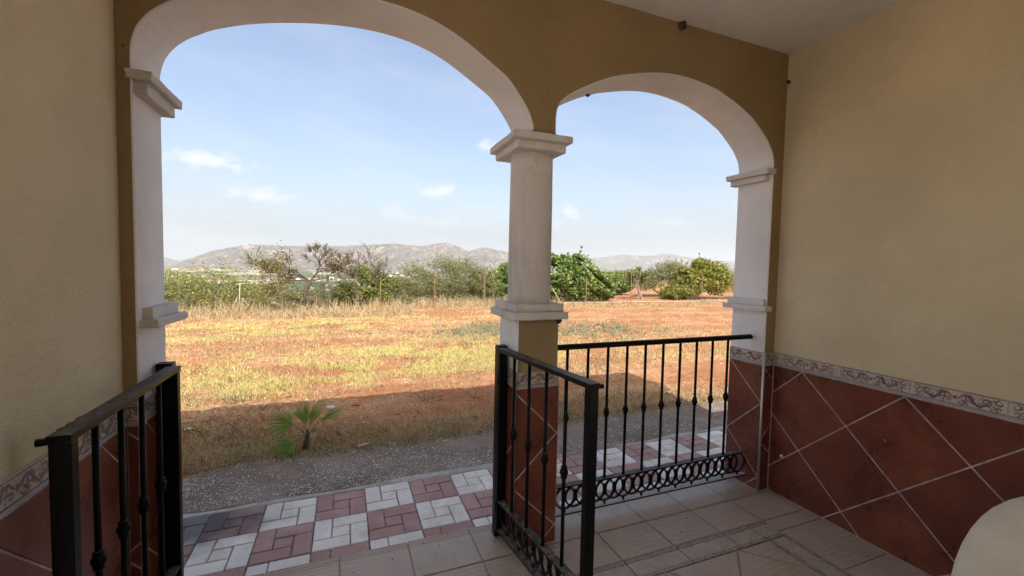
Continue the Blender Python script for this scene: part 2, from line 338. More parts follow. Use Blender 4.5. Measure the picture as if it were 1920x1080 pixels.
# ------------------------------------------------------------------ mesh helpers
class MB:
    def __init__(s): s.v = []; s.f = []; s.mi = []
    def add(s, vs, fs, mi=0):
        o = len(s.v); s.v += [tuple(map(float, q)) for q in vs]; s.f += [tuple(i+o for i in q) for q in fs]; s.mi += [mi]*len(fs); return s
    def box(s, x0, x1, y0, y1, z0, z1, mi=0, bev=0.0):
        if bev <= 0:
            vs = [(x, y, z) for x in (x0, x1) for y in (y0, y1) for z in (z0, z1)]
            return s.add(vs, [(0, 1, 3, 2), (4, 6, 7, 5), (0, 4, 5, 1), (2, 3, 7, 6), (0, 2, 6, 4), (1, 5, 7, 3)], mi)
        bm = bmesh.new(); bmesh.ops.create_cube(bm, size=1)
        for q in bm.verts:
            q.co = Vector(((x0+x1)/2+q.co.x*(x1-x0), (y0+y1)/2+q.co.y*(y1-y0), (z0+z1)/2+q.co.z*(z1-z0)))
        bmesh.ops.bevel(bm, geom=bm.edges[:], offset=bev, segments=2, affect='EDGES', profile=.5)
        bm.verts.index_update()
        s.add([q.co[:] for q in bm.verts], [[q.index for q in f.verts] for f in bm.faces], mi); bm.free(); return s
    def tube(s, pts, radii, n=6, mi=0, caps=True):
        pts = [Vector(q) for q in pts]
        if isinstance(radii, (int, float)): radii = [radii]*len(pts)
        o = len(s.v); prev = None
        for i, q in enumerate(pts):
            d = (pts[min(i+1, len(pts)-1)]-pts[max(i-1, 0)]).normalized()
            a = d.orthogonal().normalized() if prev is None else (prev - d*prev.dot(d)).normalized()
            prev = a; c_ = d.cross(a)
            for k in range(n):
                t = 2*math.pi*k/n
                s.v.append(tuple(q + (a*math.cos(t)+c_*math.sin(t))*radii[i]))
        for i in range(len(pts)-1):
            for k in range(n):
                s.f.append((o+i*n+k, o+i*n+(k+1) % n, o+(i+1)*n+(k+1) % n, o+(i+1)*n+k)); s.mi.append(mi)
        if caps:
            s.f.append(tuple(o+k for k in reversed(range(n)))); s.mi.append(mi)
            s.f.append(tuple(o+(len(pts)-1)*n+k for k in range(n))); s.mi.append(mi)
        return s
    def lathe(s, prof, n=16, mi=0, c=(0, 0, 0), caps=True):
        return s.tube2(prof, n, mi, c, caps)
    def tube2(s, prof, n, mi, c, caps):
        o = len(s.v)
        for (r_, z_) in prof:
            for k in range(n):
                t = 2*math.pi*k/n; s.v.append((c[0]+r_*math.cos(t), c[1]+r_*math.sin(t), c[2]+z_))
        for i in range(len(prof)-1):
            for k in range(n):
                s.f.append((o+i*n+k, o+i*n+(k+1) % n, o+(i+1)*n+(k+1) % n, o+(i+1)*n+k)); s.mi.append(mi)
        if caps:
            s.f.append(tuple(o+k for k in reversed(range(n)))); s.mi.append(mi)
            s.f.append(tuple(o+(len(prof)-1)*n+k for k in range(n))); s.mi.append(mi)
        return s
    def mesh(s, name, mats, smooth=False):
        me = bpy.data.meshes.new(name); me.from_pydata(s.v, [], s.f)
        for q in (mats if isinstance(mats, (list, tuple)) else [mats]): me.materials.append(MATS[q])
        me.polygons.foreach_set('material_index', s.mi)
        if smooth: me.polygons.foreach_set('use_smooth', [True]*len(me.polygons))
        me.update(); return me
def link(name, me, parent=None, loc=None, mat=None):
    o = bpy.data.objects.new(name, me); COL.objects.link(o)
    if parent is not None: o.parent = parent
    if mat is not None: o.matrix_local = mat
    elif loc is not None: o.location = loc
    return o
def build(mb, name, mats, parent=None, loc=None, smooth=False, mat=None):
    return link(name, mb.mesh(name, mats, smooth), parent, loc, mat)
def autosmooth(o, ang=40):
    me = o.data
    me.polygons.foreach_set('use_smooth', [True]*len(me.polygons))
    try: me.set_sharp_from_angle(angle=rad(ang))
    except Exception: pass
def tag(o, label=None, cat=None, group=None, kind=None):
    if label: o['label'] = label
    if cat: o['category'] = cat
    if group: o['group'] = group
    if kind: o['kind'] = kind
    return o
def thing(name, label, cat, loc=(0, 0, 0), rz=0, group=None, kind=None):
    o = bpy.data.objects.new(name, None); o.empty_display_size = .1; COL.objects.link(o)
    o.location = loc; o.rotation_euler = (0, 0, rz); return tag(o, label, cat, group, kind)
def arrmesh(name, V, n_per, mat, smooth=False, mats=None):
    """V: (N, n_per, 3) array of separate polygons"""
    N = V.shape[0]; me = bpy.data.meshes.new(name)
    me.vertices.add(N*n_per); me.vertices.foreach_set('co', V.reshape(-1).astype(np.float32))
    me.loops.add(N*n_per); me.loops.foreach_set('vertex_index', np.arange(N*n_per, dtype=np.int32))
    me.polygons.add(N); me.polygons.foreach_set('loop_start', np.arange(0, N*n_per, n_per, dtype=np.int32))
    me.polygons.foreach_set('loop_total', np.full(N, n_per, dtype=np.int32))
    me.materials.append(MATS[mat]); me.update(calc_edges=True); me.validate(); return me
def arrmesh_idx(name, V, F, mat):
    me = bpy.data.meshes.new(name); k = F.shape[1]
    me.vertices.add(len(V)); me.vertices.foreach_set('co', V.reshape(-1).astype(np.float32))
    me.loops.add(F.size); me.loops.foreach_set('vertex_index', F.reshape(-1).astype(np.int32))
    me.polygons.add(len(F)); me.polygons.foreach_set('loop_start', np.arange(0, F.size, k, dtype=np.int32))
    me.polygons.foreach_set('loop_total', np.full(len(F), k, dtype=np.int32))
    me.materials.append(MATS[mat]); me.update(calc_edges=True); return me

def clip_poly(poly, rect):
    x0, x1, y0, y1 = rect
    def cut(P, ax, v, keep_gt):
        out = []
        for i in range(len(P)):
            a, q = P[i], P[(i+1) % len(P)]
            ia = (a[ax] >= v) if keep_gt else (a[ax] <= v); iq = (q[ax] >= v) if keep_gt else (q[ax] <= v)
            if ia: out.append(a)
            if ia != iq:
                t = (v-a[ax])/(q[ax]-a[ax]); out.append(tuple(a[j]+t*(q[j]-a[j]) for j in range(2)))
        return out
    for ax, v, g in ((0, x0, True), (0, x1, False), (1, y0, True), (1, y1, False)):
        if len(poly) < 3: return []
        poly = cut(poly, ax, v, g)
    return poly
def area(P): return .5*sum(P[i][0]*P[(i+1) % len(P)][1]-P[(i+1) % len(P)][0]*P[i][1] for i in range(len(P)))
def inset(P, d):
    if area(P) < 0: P = P[::-1]
    n = len(P); L = []
    for i in range(n):
        a, q = P[i], P[(i+1) % n]; e = math.hypot(q[0]-a[0], q[1]-a[1])
        if e < 1e-5: continue
        nx, ny = -(q[1]-a[1])/e, (q[0]-a[0])/e
        L.append((nx, ny, nx*a[0]+ny*a[1]+d))
    # clip big polygon by half planes
    out = P
    for nx, ny, c in L:
        new = []
        for i in range(len(out)):
            a, q = out[i], out[(i+1) % len(out)]
            da, dq = nx*a[0]+ny*a[1]-c, nx*q[0]+ny*q[1]-c
            if da >= 0: new.append(a)
            if (da >= 0) != (dq >= 0):
                t = da/(da-dq); new.append((a[0]+t*(q[0]-a[0]), a[1]+t*(q[1]-a[1])))
        out = new
        if len(out) < 3: return []
    cl = [out[0]]
    for q in out[1:]:
        if math.hypot(q[0]-cl[-1][0], q[1]-cl[-1][1]) > 1e-4: cl.append(q)
    if len(cl) > 1 and math.hypot(cl[0][0]-cl[-1][0], cl[0][1]-cl[-1][1]) < 1e-4: cl.pop()
    return cl
TC = {}
def tile(name, P, frame, thick, matname, parent, gap=.004, bev=.0018, mats=None, jit=0.0):
    """a tile: convex polygon P in the frame (origin, eu, ev, en), top face at height thick"""
    P = inset(P, gap)
    if len(P) < 3 or area(P) < 4e-5: return None
    top = inset(P, bev)
    if len(top) != len(P): top = [(q[0], q[1]) for q in P]
    cx = sum(q[0] for q in P)/len(P); cy = sum(q[1] for q in P)/len(P)
    key = (name, matname, thick, tuple((round(q[0]-cx, 4), round(q[1]-cy, 4)) for q in P))
    o_, eu, ev, en = frame
    if key not in TC:
        n = len(P); mb = MB(); h = thick
        vs = [(q[0]-cx, q[1]-cy, 0) for q in P]+[(q[0]-cx, q[1]-cy, h-bev) for q in P]+[(q[0]-cx, q[1]-cy, h) for q in top]
        fs = [tuple(range(2*n, 3*n))]
        for i in range(n):
            j = (i+1) % n; fs += [(i, j, n+j, n+i), (n+i, n+j, 2*n+j, 2*n+i)]
        TC[key] = mb.add(vs, fs).mesh(name, matname)
    m = Matrix.Identity(4)
    O = Vector(o_)+Vector(eu)*cx+Vector(ev)*cy+Vector(en)*random.uniform(-jit, jit)
    for i in range(3): m[i][0] = eu[i]; m[i][1] = ev[i]; m[i][2] = en[i]; m[i][3] = O[i]
    if jit: m = m @ Matrix.Rotation(random.uniform(-jit, jit)*1.5, 4, 'X') @ Matrix.Rotation(random.uniform(-jit, jit)*1.5, 4, 'Y')
    return link(name, TC[key], parent, mat=m)

# ------------------------------------------------------------------ value noise for scattering
def vnoise(x, y, seed=0):
    r_ = np.random.default_rng(seed); T_ = r_.random((256, 256))
    x0 = np.floor(x).astype(int); y0 = np.floor(y).astype(int); fx = x-x0; fy = y-y0
    fx = fx*fx*(3-2*fx); fy = fy*fy*(3-2*fy)
    g = lambda i, j: T_[(x0+i) % 256, (y0+j) % 256]
    return (g(0, 0)*(1-fx)+g(1, 0)*fx)*(1-fy)+(g(0, 1)*(1-fx)+g(1, 1)*fx)*fy
def fbm(x, y, seed=0, oct=4, gain=.5):
    s = 0; a = 1; t = 0
    for i in range(oct): s = s+a*vnoise(x*2**i+13.7*i, y*2**i+7.1*i, seed+i); t += a; a *= gain
    return s/t
def sstep(a, b_, x):
    t = np.clip((x-a)/(b_-a), 0, 1); return t*t*(3-2*t)

# ================================================================== THE GROUND
ZG = -0.185
def ground_z(x, y):
    x = np.asarray(x, float); y = np.asarray(y, float)
    ye = 15.2+34*sstep(6.6, 11.5, x*15/np.maximum(y, 4.0)) + .6*np.sin(x*.35)
    t = np.maximum(0, y-ye)
    z = ZG-.012-50.0*(1-np.exp(-t/360.0))
    far = sstep(120, 900, np.hypot(x, y))
    z = z+far*12*(fbm(x/420, y/420, 5)-.5)
    rough = (1-sstep(20, 60, np.hypot(x, y)))*sstep(2.15, 2.7, y)
    z = z+rough*(.055*(fbm(x*.8, y*.8, 21)-.5)+.075*(fbm(x*5, y*5, 31, 3)-.5))
    return z
azs = np.concatenate([np.arange(-72, 84.01, .32), np.arange(88, 286, 4.0)])
rs = np.concatenate([[.3, 1.0, 1.6], np.arange(2.2, 19, .065), 19.2*np.exp(np.linspace(0, math.log(9000/19.2), 150))])
A, R_ = np.meshgrid(np.radians(azs), rs)
GX = CAM[0]+R_*np.sin(A); GY = CAM[1]+R_*np.cos(A)
GZ = ground_z(GX, GY)
GZ = np.where(GY < 2.2, ZG-.02-.05*(1-sstep(1.6, 2.2, GY)), GZ)      # bed under the paving and the house
# a bank of earth beside the left end of the path
na, nr = len(azs), len(rs)
V = np.stack([GX, GY, GZ], -1).reshape(-1, 3)
ii, jj = np.meshgrid(np.arange(nr-1), np.arange(na), indexing='ij')
j2 = (jj+1) % na
F = np.stack([ii*na+jj, (ii+1)*na+jj, (ii+1)*na+j2, ii*na+j2], -1).reshape(-1, 4)[:, ::-1]
me = arrmesh_idx('ground', V, F, 'red soil'); me.polygons.foreach_set('use_smooth', [True]*len(me.polygons))
g = link('ground', me); g['kind'] = 'structure'
lid = MB().add([(GX[0, k], GY[0, k], GZ[0, k]) for k in range(na)], [tuple(range(na))][:1])

# ================================================================== MOUNTAINS
def ridge(name, table, dist, base_el, width, seed, az0, az1, step, label=None):
    ta = np.array([q[0] for q in table], float); te = np.array([q[1] for q in table], float)
    a = np.arange(az0, az1, step); E = np.interp(a, ta, te)
    # soften the joints of the table
    k = np.hanning(7); k /= k.sum(); E = np.convolve(np.pad(E, 3, 'edge'), k, 'valid')
    ns = 46; s = np.linspace(0, 1.25, ns)
    zb = -62.0
    zr = CAM[2]+dist*np.tan(np.radians(E)) + 10*(fbm(a*1.9, a*0+3, seed, 3)-.5)
    S, AA = np.meshgrid(s, a, indexing='ij')
    D = dist-width*(1-S)
    X = CAM[0]+D*np.sin(np.radians(AA)); Y = CAM[1]+D*np.cos(np.radians(AA))
    prof = np.where(S <= 1, S**1.15*(1-.25*S*(1-S)), 1-(S-1)*1.6)
    h = np.maximum(zr-zb, 0)
    rav = np.abs(fbm(AA*dist*.0001*1.9, S*3.2+AA*.05, seed+9, 4)-.5)*2
    Z = zb+h[None, :]*prof*(1-.80*np.maximum(0, (1-np.abs(2*S-1)**1.6))*(.55-rav).clip(0, 1))
    V = np.stack([X, Y, Z], -1).reshape(-1, 3); n = len(a)
    i_, j_ = np.meshgrid(np.arange(ns-1), np.arange(n-1), indexing='ij')
    F = np.stack([i_*n+j_, i_*n+j_+1, (i_+1)*n+j_+1, (i_+1)*n+j_], -1).reshape(-1, 4)
    me = arrmesh_idx(name, V, F, 'mountain rock'); me.polygons.foreach_set('use_smooth', [True]*len(me.polygons))
    o = link(name, me); o['kind'] = 'structure'
    if label: o['label'] = label
    return o
ridge('mountain', [(-17.6, -1.0), (-16.9, -.45), (-16.3, -.02), (-15.5, .32), (-13.6, 1.17), (-11.1, 1.82), (-9, 2.03), (-6.3, 1.95), (-2.8, 2.15), (-.4, 2.2), (2.8, 2.47), (6.1, 2.75), (9.5, 2.52), (11.2, 2.85), (12.7, 3.10), (14.2, 2.65), (15.8, 2.02), (17.0, 2.42), (17.9, 2.58), (19.5, 2.25), (21.2, 2.06), (24, 1.4), (27, .6), (30, -.3), (33, -1)],
      4300, -.85, 1000, 3, -17.6, 33, .14, 'bare stony mountain ridge across the valley, seen through the wide arch')
ridge('mountain', [(-70, 1.2), (-40, 1.0), (-25, .95), (-19, .6), (-17.6, .27), (-16.6, -.1), (-14, -.4), (0, -.6), (20, .4), (24, .9), (26.6, 1.25), (30, 1.32), (33.6, 1.52), (36.3, 1.95), (39, 1.78), (41.6, 2.15), (44.7, 1.56), (47.1, 1.27), (48.8, 1.22), (55, 1.1), (70, 1.3), (85, 1.0)],
      6900, -.85, 1500, 17, -70, 85, .2, 'hazy blue far mountain ridge seen behind the orchard through the narrow arch')

# ================================================================== THE PORCH: floor
XWL, XWR, XJL, XJR, T = -1.045, 2.466, -0.997, 2.374, 0.268
H = 2.94; P0, P1 = .567, .803; ZB, ZBT = .956, .870   # border top, border bottom
YR = -4.6                                             # added rear wall of the porch, out of view
XH0, XH1 = -5.2, 3.75                                 # the house around it
floor = build(MB().box(XWL-.02, XWR+.02, YR-.02, T-.012, ZG-.1, -.0085), 'porch_floor', 'floor grout'); floor['kind'] = 'structure'
FF = ((0, 0, -.0085), (1, 0, 0), (0, 1, 0), (0, 0, 1))
def rectp(x0, x1, y0, y1): return [(x0, y0), (x1, y0), (x1, y1), (x0, y1)]
def ftile(name, P, mat='floor tile', gap=.0035, jit=.0008): return tile(name, P, FF, .0085, mat, floor, gap, .0016, jit=jit)
S = .3393; X0 = 1.0686
LX0, LX1 = X0-5*S, X0+3*S       # listel outer rectangle in x
LY1 = -.268; LW = .142
xs_edges = sorted(set([XWL]+[X0+k*S for k in range(-7, 5) if XWL+.03 < X0+k*S < XWR-.03]+[XWR]))
# step-edge tiles with three grooves, made as one mesh each
def edge_tile(x0, x1):
    w = (x1-x0)-.007; mb = MB(); yb, yf = -.0274+.0035, .2675
    ys = [(yb, 0), (yf-.060, 0), (yf-.057, -.003), (yf-.053, -.003), (yf-.050, 0), (yf-.041, 0), (yf-.038, -.003), (yf-.034, -.003), (yf-.031, 0), (yf-.022, 0), (yf-.019, -.003), (yf-.015, -.003), (yf-.012, 0), (yf-.005, -.001), (yf-.0005, -.007), (yf, -.016), (yf-.002, -.030)]
    v = []; 
    for sx in (-w/2, w/2): v += [(sx, y_, z_) for y_, z_ in ys]
    n = len(ys); f = [(i, i+1+0, n+i+1, n+i)[::-1] for i in range(n-1)]
    v += [(-w/2, yb, -.0085), (w/2, yb, -.0085)]
    mb.add(v, f)
    mb.add([(-w/2, y_, z_) for y_, z_ in ys]+[(-w/2, yb, -.03)], [tuple(range(n+1))])
    mb.add([(w/2, y_, z_) for y_, z_ in ys]+[(w/2, yb, -.03)], [tuple(range(n+1))[::-1]])
    return mb
EC = {}
for a_, b_ in zip(xs_edges[:-1], xs_edges[1:]):
    w = round(b_-a_, 4)
    if w not in EC: EC[w] = edge_tile(a_, b_).mesh('edge_tile', 'floor tile')
    link('edge_tile', EC[w], floor, (.5*(a_+b_), 0, random.uniform(-.0006, .0006)))
for a_, b_ in zip(xs_edges[:-1], xs_edges[1:]):
    ftile('floor_tile', rectp(a_, b_, LY1, -.0274))
# outer column of tiles on the right and on the left, rows going back
LY0 = LY1-8*S
for k in range(13):
    y1_ = LY1-.102-(k-1)*S if k > 0 else LY1; y0_ = max(YR, LY1-.102-k*S)
    if y1_ <= y0_: continue
    ftile('floor_tile', rectp(X0+3*S, XWR, y0_, y1_))
    xs2 = [XWL]+[X0+q*S for q in range(-7, -4) if X0+q*S > XWL+.03]
    if LX0 > XWL+.05:
        ftile('floor_tile', rectp(XWL, LX0, y0_, y1_))
# listel frame: pieces with two rope edges
def listel(cx, cy, L, ang, parent=floor):
    key = ('listel', round(L, 4))
    if key not in TC:
        mb = MB(); l = L/2-.0035; w = LW/2-.0035
        mb.box(-l, l, -w+.024, w-.024, 0, .0075, 0)
        for sgn in (-1, 1):
            y_a, y_b = sorted((sgn*(w-.022), sgn*w)); mb.box(-l, l, y_a, y_b, 0, .0095, 1)
        TC[key] = mb.mesh('listel_tile', ['listel tile', 'listel rope'])
    m = Matrix.Translation((cx, cy, -.0085)) @ Matrix.Rotation(ang, 4, 'Z')
    link('listel_tile', TC[key], parent, mat=m)
for k in range(8):
    xa = LX0+k*S; xb = xa+S
    if k == 7: xb -= LW
    if k == 0: xa += LW
    listel((xa+xb)/2, LY1-LW/2, xb-xa, 0)
    ya = LY1-LW-k*S
    listel(LX1-LW/2, ya-S/2, S, math.pi/2); listel(LX0+LW/2, ya-S/2, S, math.pi/2)
listel(LX1-LW/2, LY1-LW/2, LW, 0); listel(LX0+LW/2, LY1-LW/2, LW, 0)
# diagonal field inside the listel
dg = S*math.sqrt(2); FX1 = LX1-LW; FX0 = LX0+LW; FY1 = LY1-LW; FY0 = LY1-LW-8*S
for i in range(-2, 14):
    for j in range(-1, 14):
        cx = FX1-dg*.5*i; cy = FY1-dg*.5*j
        if (i+j) % 2: continue
        P = [(cx-dg/2, cy), (cx, cy-dg/2), (cx+dg/2, cy), (cx, cy+dg/2)]
        P = clip_poly(P, (FX0, FX1, max(FY0, YR), FY1))
        if len(P) >= 3 and abs(area(P)) > 1e-3: ftile('floor_tile', P)

# ================================================================== dado tiles and painted border
def scroll_mesh():
    """printed acanthus scrolls for one border tile, flat on its glaze; u along .345, v 0...07"""
    mb = MB(); 
    def stroke(pts, w0, w1, mi=0):
        n = len(pts); L = []; Rr = []
        for i in range(n):
            a = pts[max(i-1, 0)]; q = pts[min(i+1, n-1)]; d = math.hypot(q[0]-a[0], q[1]-a[1]) or 1
            nx, ny = -(q[1]-a[1])/d, (q[0]-a[0])/d; t = i/(n-1); w = (w0+(w1-w0)*t)*(.35+1.3*math.sin(math.pi*min(1, t*.9+.1)))*.5
            L.append((pts[i][0]+nx*w, pts[i][1]+ny*w, 0)); Rr.append((pts[i][0]-nx*w, pts[i][1]-ny*w, 0))
        for i in range(n-1): mb.add([L[i], Rr[i], Rr[i+1], L[i+1]], [(0, 1, 2, 3)], mi)
    def spiral(cx, cy, r, a0, turns, w, mi=0, sgn=1):
        n = 16; stroke([(cx+r*(1-.82*i/(n-1))*math.cos(a0+sgn*turns*2*math.pi*i/(n-1)), cy+.85*r*(1-.82*i/(n-1))*math.sin(a0+sgn*turns*2*math.pi*i/(n-1))) for i in range(n)], w, w*.35, mi)
    for sx in (-1, 1):
        spiral(sx*.150, .046, .017, math.pi/2, 1.1, .0065, 0, sx); spiral(sx*.148, .018, .013, -math.pi/2, 1.0, .0055, 0, -sx)
        spiral(sx*.104, .040, .021, -math.pi/2, 1.2, .0070, 0, sx); spiral(sx*.078, .020, .015, math.pi/2, 1.1, .0055, 1, -sx)
        spiral(sx*.052, .044, .019, -math.pi/2, 1.2, .0060, 0, -sx); spiral(sx*.026, .020, .016, math.pi, 1.1, .0058, 0, sx)
        stroke([(sx*(.012+.13*t), .034+.020*math.sin(t*8.5)) for t in np.linspace(0, 1, 22)], .009, .004, 0)
        for q in (.045, .088, .126):
            spiral(sx*(q+.010), .056, .0085, math.pi/2, .9, .0032, 1, sx); spiral(sx*(q+.002), .012, .0080, -math.pi/2, .9, .0032, 0, -sx)
        for q in (.022, .035, .052, .066, .080, .092, .110, .128):
            for dv_ in (-1, 1):
                stroke([(sx*(q+.012*t), .036+dv_*(.004+.024*t-.008*t*t)) for t in np.linspace(0, 1, 5)], .0045, .0015, 1 if dv_ > 0 else 0)
    for k in range(6):
        a = k*math.pi/3; stroke([(.013*t*math.cos(a), .035+.012*t*math.sin(a)) for t in (0, .5, 1)], .006, .003, 0)
    # the dark edge lines along both long sides
    for vv, w in ((.0665, .0042), (.0035, .003)): mb.add([(-.169, vv-w/2, 0), (.169, vv-w/2, 0), (.169, vv+w/2, 0), (-.169, vv+w/2, 0)], [(0, 1, 2, 3)], 0)
    return mb
SCROLL = scroll_mesh().mesh('scroll_print', ['border scroll', 'border scroll pale'])
def clipped_scroll(u0, u1, c):
    """the scroll print cut to the tile's own stretch [u0,u1] (centre of the full tile at c)"""
    bm = bmesh.new(); bm.from_mesh(SCROLL)
    for x_, nx in ((u0+.0035-c, -1), (u1-.0035-c, 1)):
        bmesh.ops.bisect_plane(bm, geom=bm.verts[:]+bm.edges[:]+bm.faces[:], plane_co=(x_, 0, 0), plane_no=(nx, 0, 0), clear_outer=True)
    me = bpy.data.meshes.new('scroll_print'); bm.to_mesh(me); bm.free()
    for q in SCROLL.materials: me.materials.append(q)
    return me
def dado(parent, frame, u0, u1, vertex_u, du, dv, border_u, vtop=.865, bs=.3495, th=.009, flip=1):
    """tiled dado on a wall: frame u along the wall, v up, n out of the wall. grout bed, diagonal tiles, liner, border tiles"""
    o_, eu, ev, en = frame
    fm = Matrix.Identity(4)
    for i in range(3): fm[i][0] = eu[i]; fm[i][1] = ev[i]; fm[i][2] = en[i]; fm[i][3] = o_[i]
    build(MB().box(u0, u1, -.005, ZB-.001, 0, th-.003), 'grout_bed', 'grout pale', parent, mat=fm)
    n = int((u1-u0)/du)+4
    k0 = math.floor((u0-vertex_u)/(du/2))-2; k1 = math.ceil((u1-vertex_u)/(du/2))+2
    for i in range(k0, k1+1):
        for j in range(0, 5):
            if (i+j) % 2 == 0: continue
            cu = vertex_u+i*du/2; cv = vtop-j*dv/2
            P = [(cu-du/2, cv), (cu, cv-dv/2), (cu+du/2, cv), (cu, cv+dv/2)]
            P = clip_poly(P, (u0, u1, 0, ZBT-.002))
            if len(P) >= 3 and abs(area(P)) > 2e-4: tile('dado_tile', P, frame, th, 'dado tile', parent, .0035, .0015)
    tile_l = .345
    tile('liner_strip', rectp(u0, u1, ZBT+.0005, ZBT+.014), frame, th+.003, 'liner tile', parent, .0008, .002)
    k = math.floor((u0-border_u)/bs)
    while border_u+k*bs < u1:
        a_ = max(u0, border_u+k*bs); b_ = min(u1, border_u+(k+1)*bs); k += 1
        if b_-a_ < .012: continue
        t = tile('border_tile', rectp(a_, b_, ZBT+.0145, ZB), frame, th+.001, 'border tile', parent, .0016, .001)
        if t is None: continue
        c = border_u+(k-.5)*bs
        full = (b_-a_) > bs-.002
        sm = SCROLL if full else clipped_scroll(a_, b_, c)
        # print lies on the glaze: child of the tile, in the tile's own axes
        tag(link('scroll_print', sm, t, (c-(a_+b_)/2, (ZBT+.0145)-(ZBT+.0145+ZB)/2+.0005, th+.0016)), kind='stuff')
# ---- side walls
YLB, YRB = -1.15, -1.95          # where the left and right side walls end; open bays beyond are added to let in light
def side_wall(name, label, x_in, sgn, ymax, v_u, b_u):
    YE = YRB if sgn > 0 else YLB
    t = thing(name, label, 'wall', kind='thing')
    xo = x_in+sgn*.22
    x0_, x1_ = sorted((x_in, xo))
    build(MB().box(x0_, x1_, YE, ymax, ZG-.1, H), 'plaster', ['ochre plaster'], t)
    return t
wr = side_wall('side_wall', 'ochre side wall with diagonal red tiles below, beside the narrow arch and railing', XWR, 1, -.0005, 0, 0)
wl = side_wall('side_wall', 'ochre side wall behind the gate leaf with the latch, left of the wide arch', XWL, -1, -.0005, 0, 0)
# right wall: u = -y
fr_R = ((XWR, 0, 0), (0, -1, 0), (0, 0, 1), (-1, 0, 0))
dado(wr, fr_R, .009, -YRB-.002, .2036, .5333, .5122, .0591)
fr_L = ((XWL, 0, 0), (0, 1, 0), (0, 0, 1), (1, 0, 0))
dado(wl, fr_L, YLB+.002, -.009, -.182, .5333, .5122, -.0591)
# plugs and nails on the right wall tiles
def wall_plug(y_, z_, mat, rr=.007):
    o = build(MB().lathe([(rr*1.4, 0), (rr*1.4, .003), (rr, .006), (rr*.5, .012)], 8), 'wall_plug', mat, wr)
    o.matrix_local = Matrix.Translation((XWR-.0085, y_, z_)) @ Matrix.Rotation(-math.pi/2, 4, 'Y')
wall_plug(-.098, .272, 'white plastic', .008); wall_plug(-.665, .60, 'grey bark', .006)
lw2 = thing('side_wall', 'ochre side walls added behind the viewer, past the bays opened for light', 'wall', kind='thing')  # unseen wall ends, added to set how much light the bays admit
build(MB().box(XWL-.22, XWL, YR-.2, -3.2, ZG-.1, H), 'plaster', 'ochre plaster', lw2)
build(MB().box(XWR, XWR+.22, YR-.2, -3.25, ZG-.1, H), 'plaster', 'ochre plaster', lw2)
rearw = thing('added_rear_wall', 'ochre wall added behind the viewer to close the porch and shape its light', 'wall', kind='thing')  # added out of view to limit light reaching the arcade face
build(MB().box(XWL, XWR, YR-.2, YR, ZG-.1, H), 'plaster', 'ochre plaster', rearw)
for k in range(5): build(MB().box(-.82+k*.64, -.82+k*.64+.615, YR, YR+.05, .03, 2.35, 0, .004), 'added_dark_door', 'chair wood', rearw)  # unseen dark doors, added to soak up bounce off the rear wall
ceil = build(MB().box(XWL-.2, XWR+.2, YR-.2, -.0006, H, H+.1), 'ceiling', 'ceiling plaster'); ceil['kind'] = 'structure'
roof = thing('porch_roof', 'flat porch roof with a low parapet above the arches', 'roof')
build(MB().box(XWL-.45, XWR+.45, YR-.2, -.301, H+.1005, H+.30), 'slab', 'outside plaster', roof)
build(MB().box(XH0, XH1, -.30, .42, H+.1005, H+.36), 'eave_beam', 'outside plaster', roof)
build(MB().box(XH0, XH1, .30, .46, H+.3605, H+.44, 0, .01), 'parapet_cap', 'outside plaster', roof)
hb = thing('garden_wall', 'rendered wall wings either side of the arcade', 'wall', kind='thing')
build(MB().box(XWR+.2205, XH1-.1, -.28, T-.004, ZG-.1, H+.1), 'wing', 'outside plaster', hb)
build(MB().box(XH0+.1, XWL-.2205, -.28, T-.004, ZG-.1, H+.1), 'wing', 'outside plaster', hb)
gw = thing('garden_wall', 'low rendered garden wall running on from the house corner', 'wall', kind='thing')
build(MB().box(XH1-.0995, 14, -.25, 0.0, ZG-.1, 1.62, 0, .01), 'wall', 'outside plaster', gw)
build(MB().box(XH1-.0995, 14, -.29, .04, 1.6205, 1.68, 0, .008), 'coping', 'white moulding', gw)
for x0_, x1_, lab in ((XWR+.03, 9, 'pale'), (-8, XWL-.03, 'pale')):
    o = build(MB().box(x0_, x1_, -9, -.30, ZG-.1, ZG+.02), 'bounce_terrace', 'paver white'); o['kind'] = 'structure'  # unseen pale slabs, added to bounce sunlight into the porch

# ---- arcade wall with the two arches
aw = thing('arcade_wall', 'ochre wall with two white-edged arches opening on to the red field', 'wall', kind='thing')
arcL = [(-.997, 2.20), (-.998, 2.257), (-.992, 2.306), (-.974, 2.362), (-.941, 2.412), (-.900, 2.452), (-.859, 2.480), (-.803, 2.514), (-.703, 2.556), (-.598, 2.589), (-.5, 2.613), (-.376, 2.636), (-.257, 2.650), (-.134, 2.655), (-.009, 2.647), (.118, 2.621), (.243, 2.572), (.372, 2.500), (.451, 2.452), (.498, 2.416), (.565, 2.336), (.609, 2.264), (.628, 2.20)]
arcR = [(.760, 2.20), (.761, 2.297), (.776, 2.350), (.808, 2.388), (.865, 2.428), (.935, 2.468), (1.033, 2.518), (1.12, 2.553), (1.206, 2.579), (1.35, 2.613), (1.495, 2.634), (1.66, 2.633), (1.835, 2.609), (1.93, 2.58), (2.02, 2.547), (2.10, 2.510), (2.17, 2.472), (2.286, 2.376), (2.33, 2.325), (2.358, 2.278), (2.370, 2.235), (2.374, 2.20)]
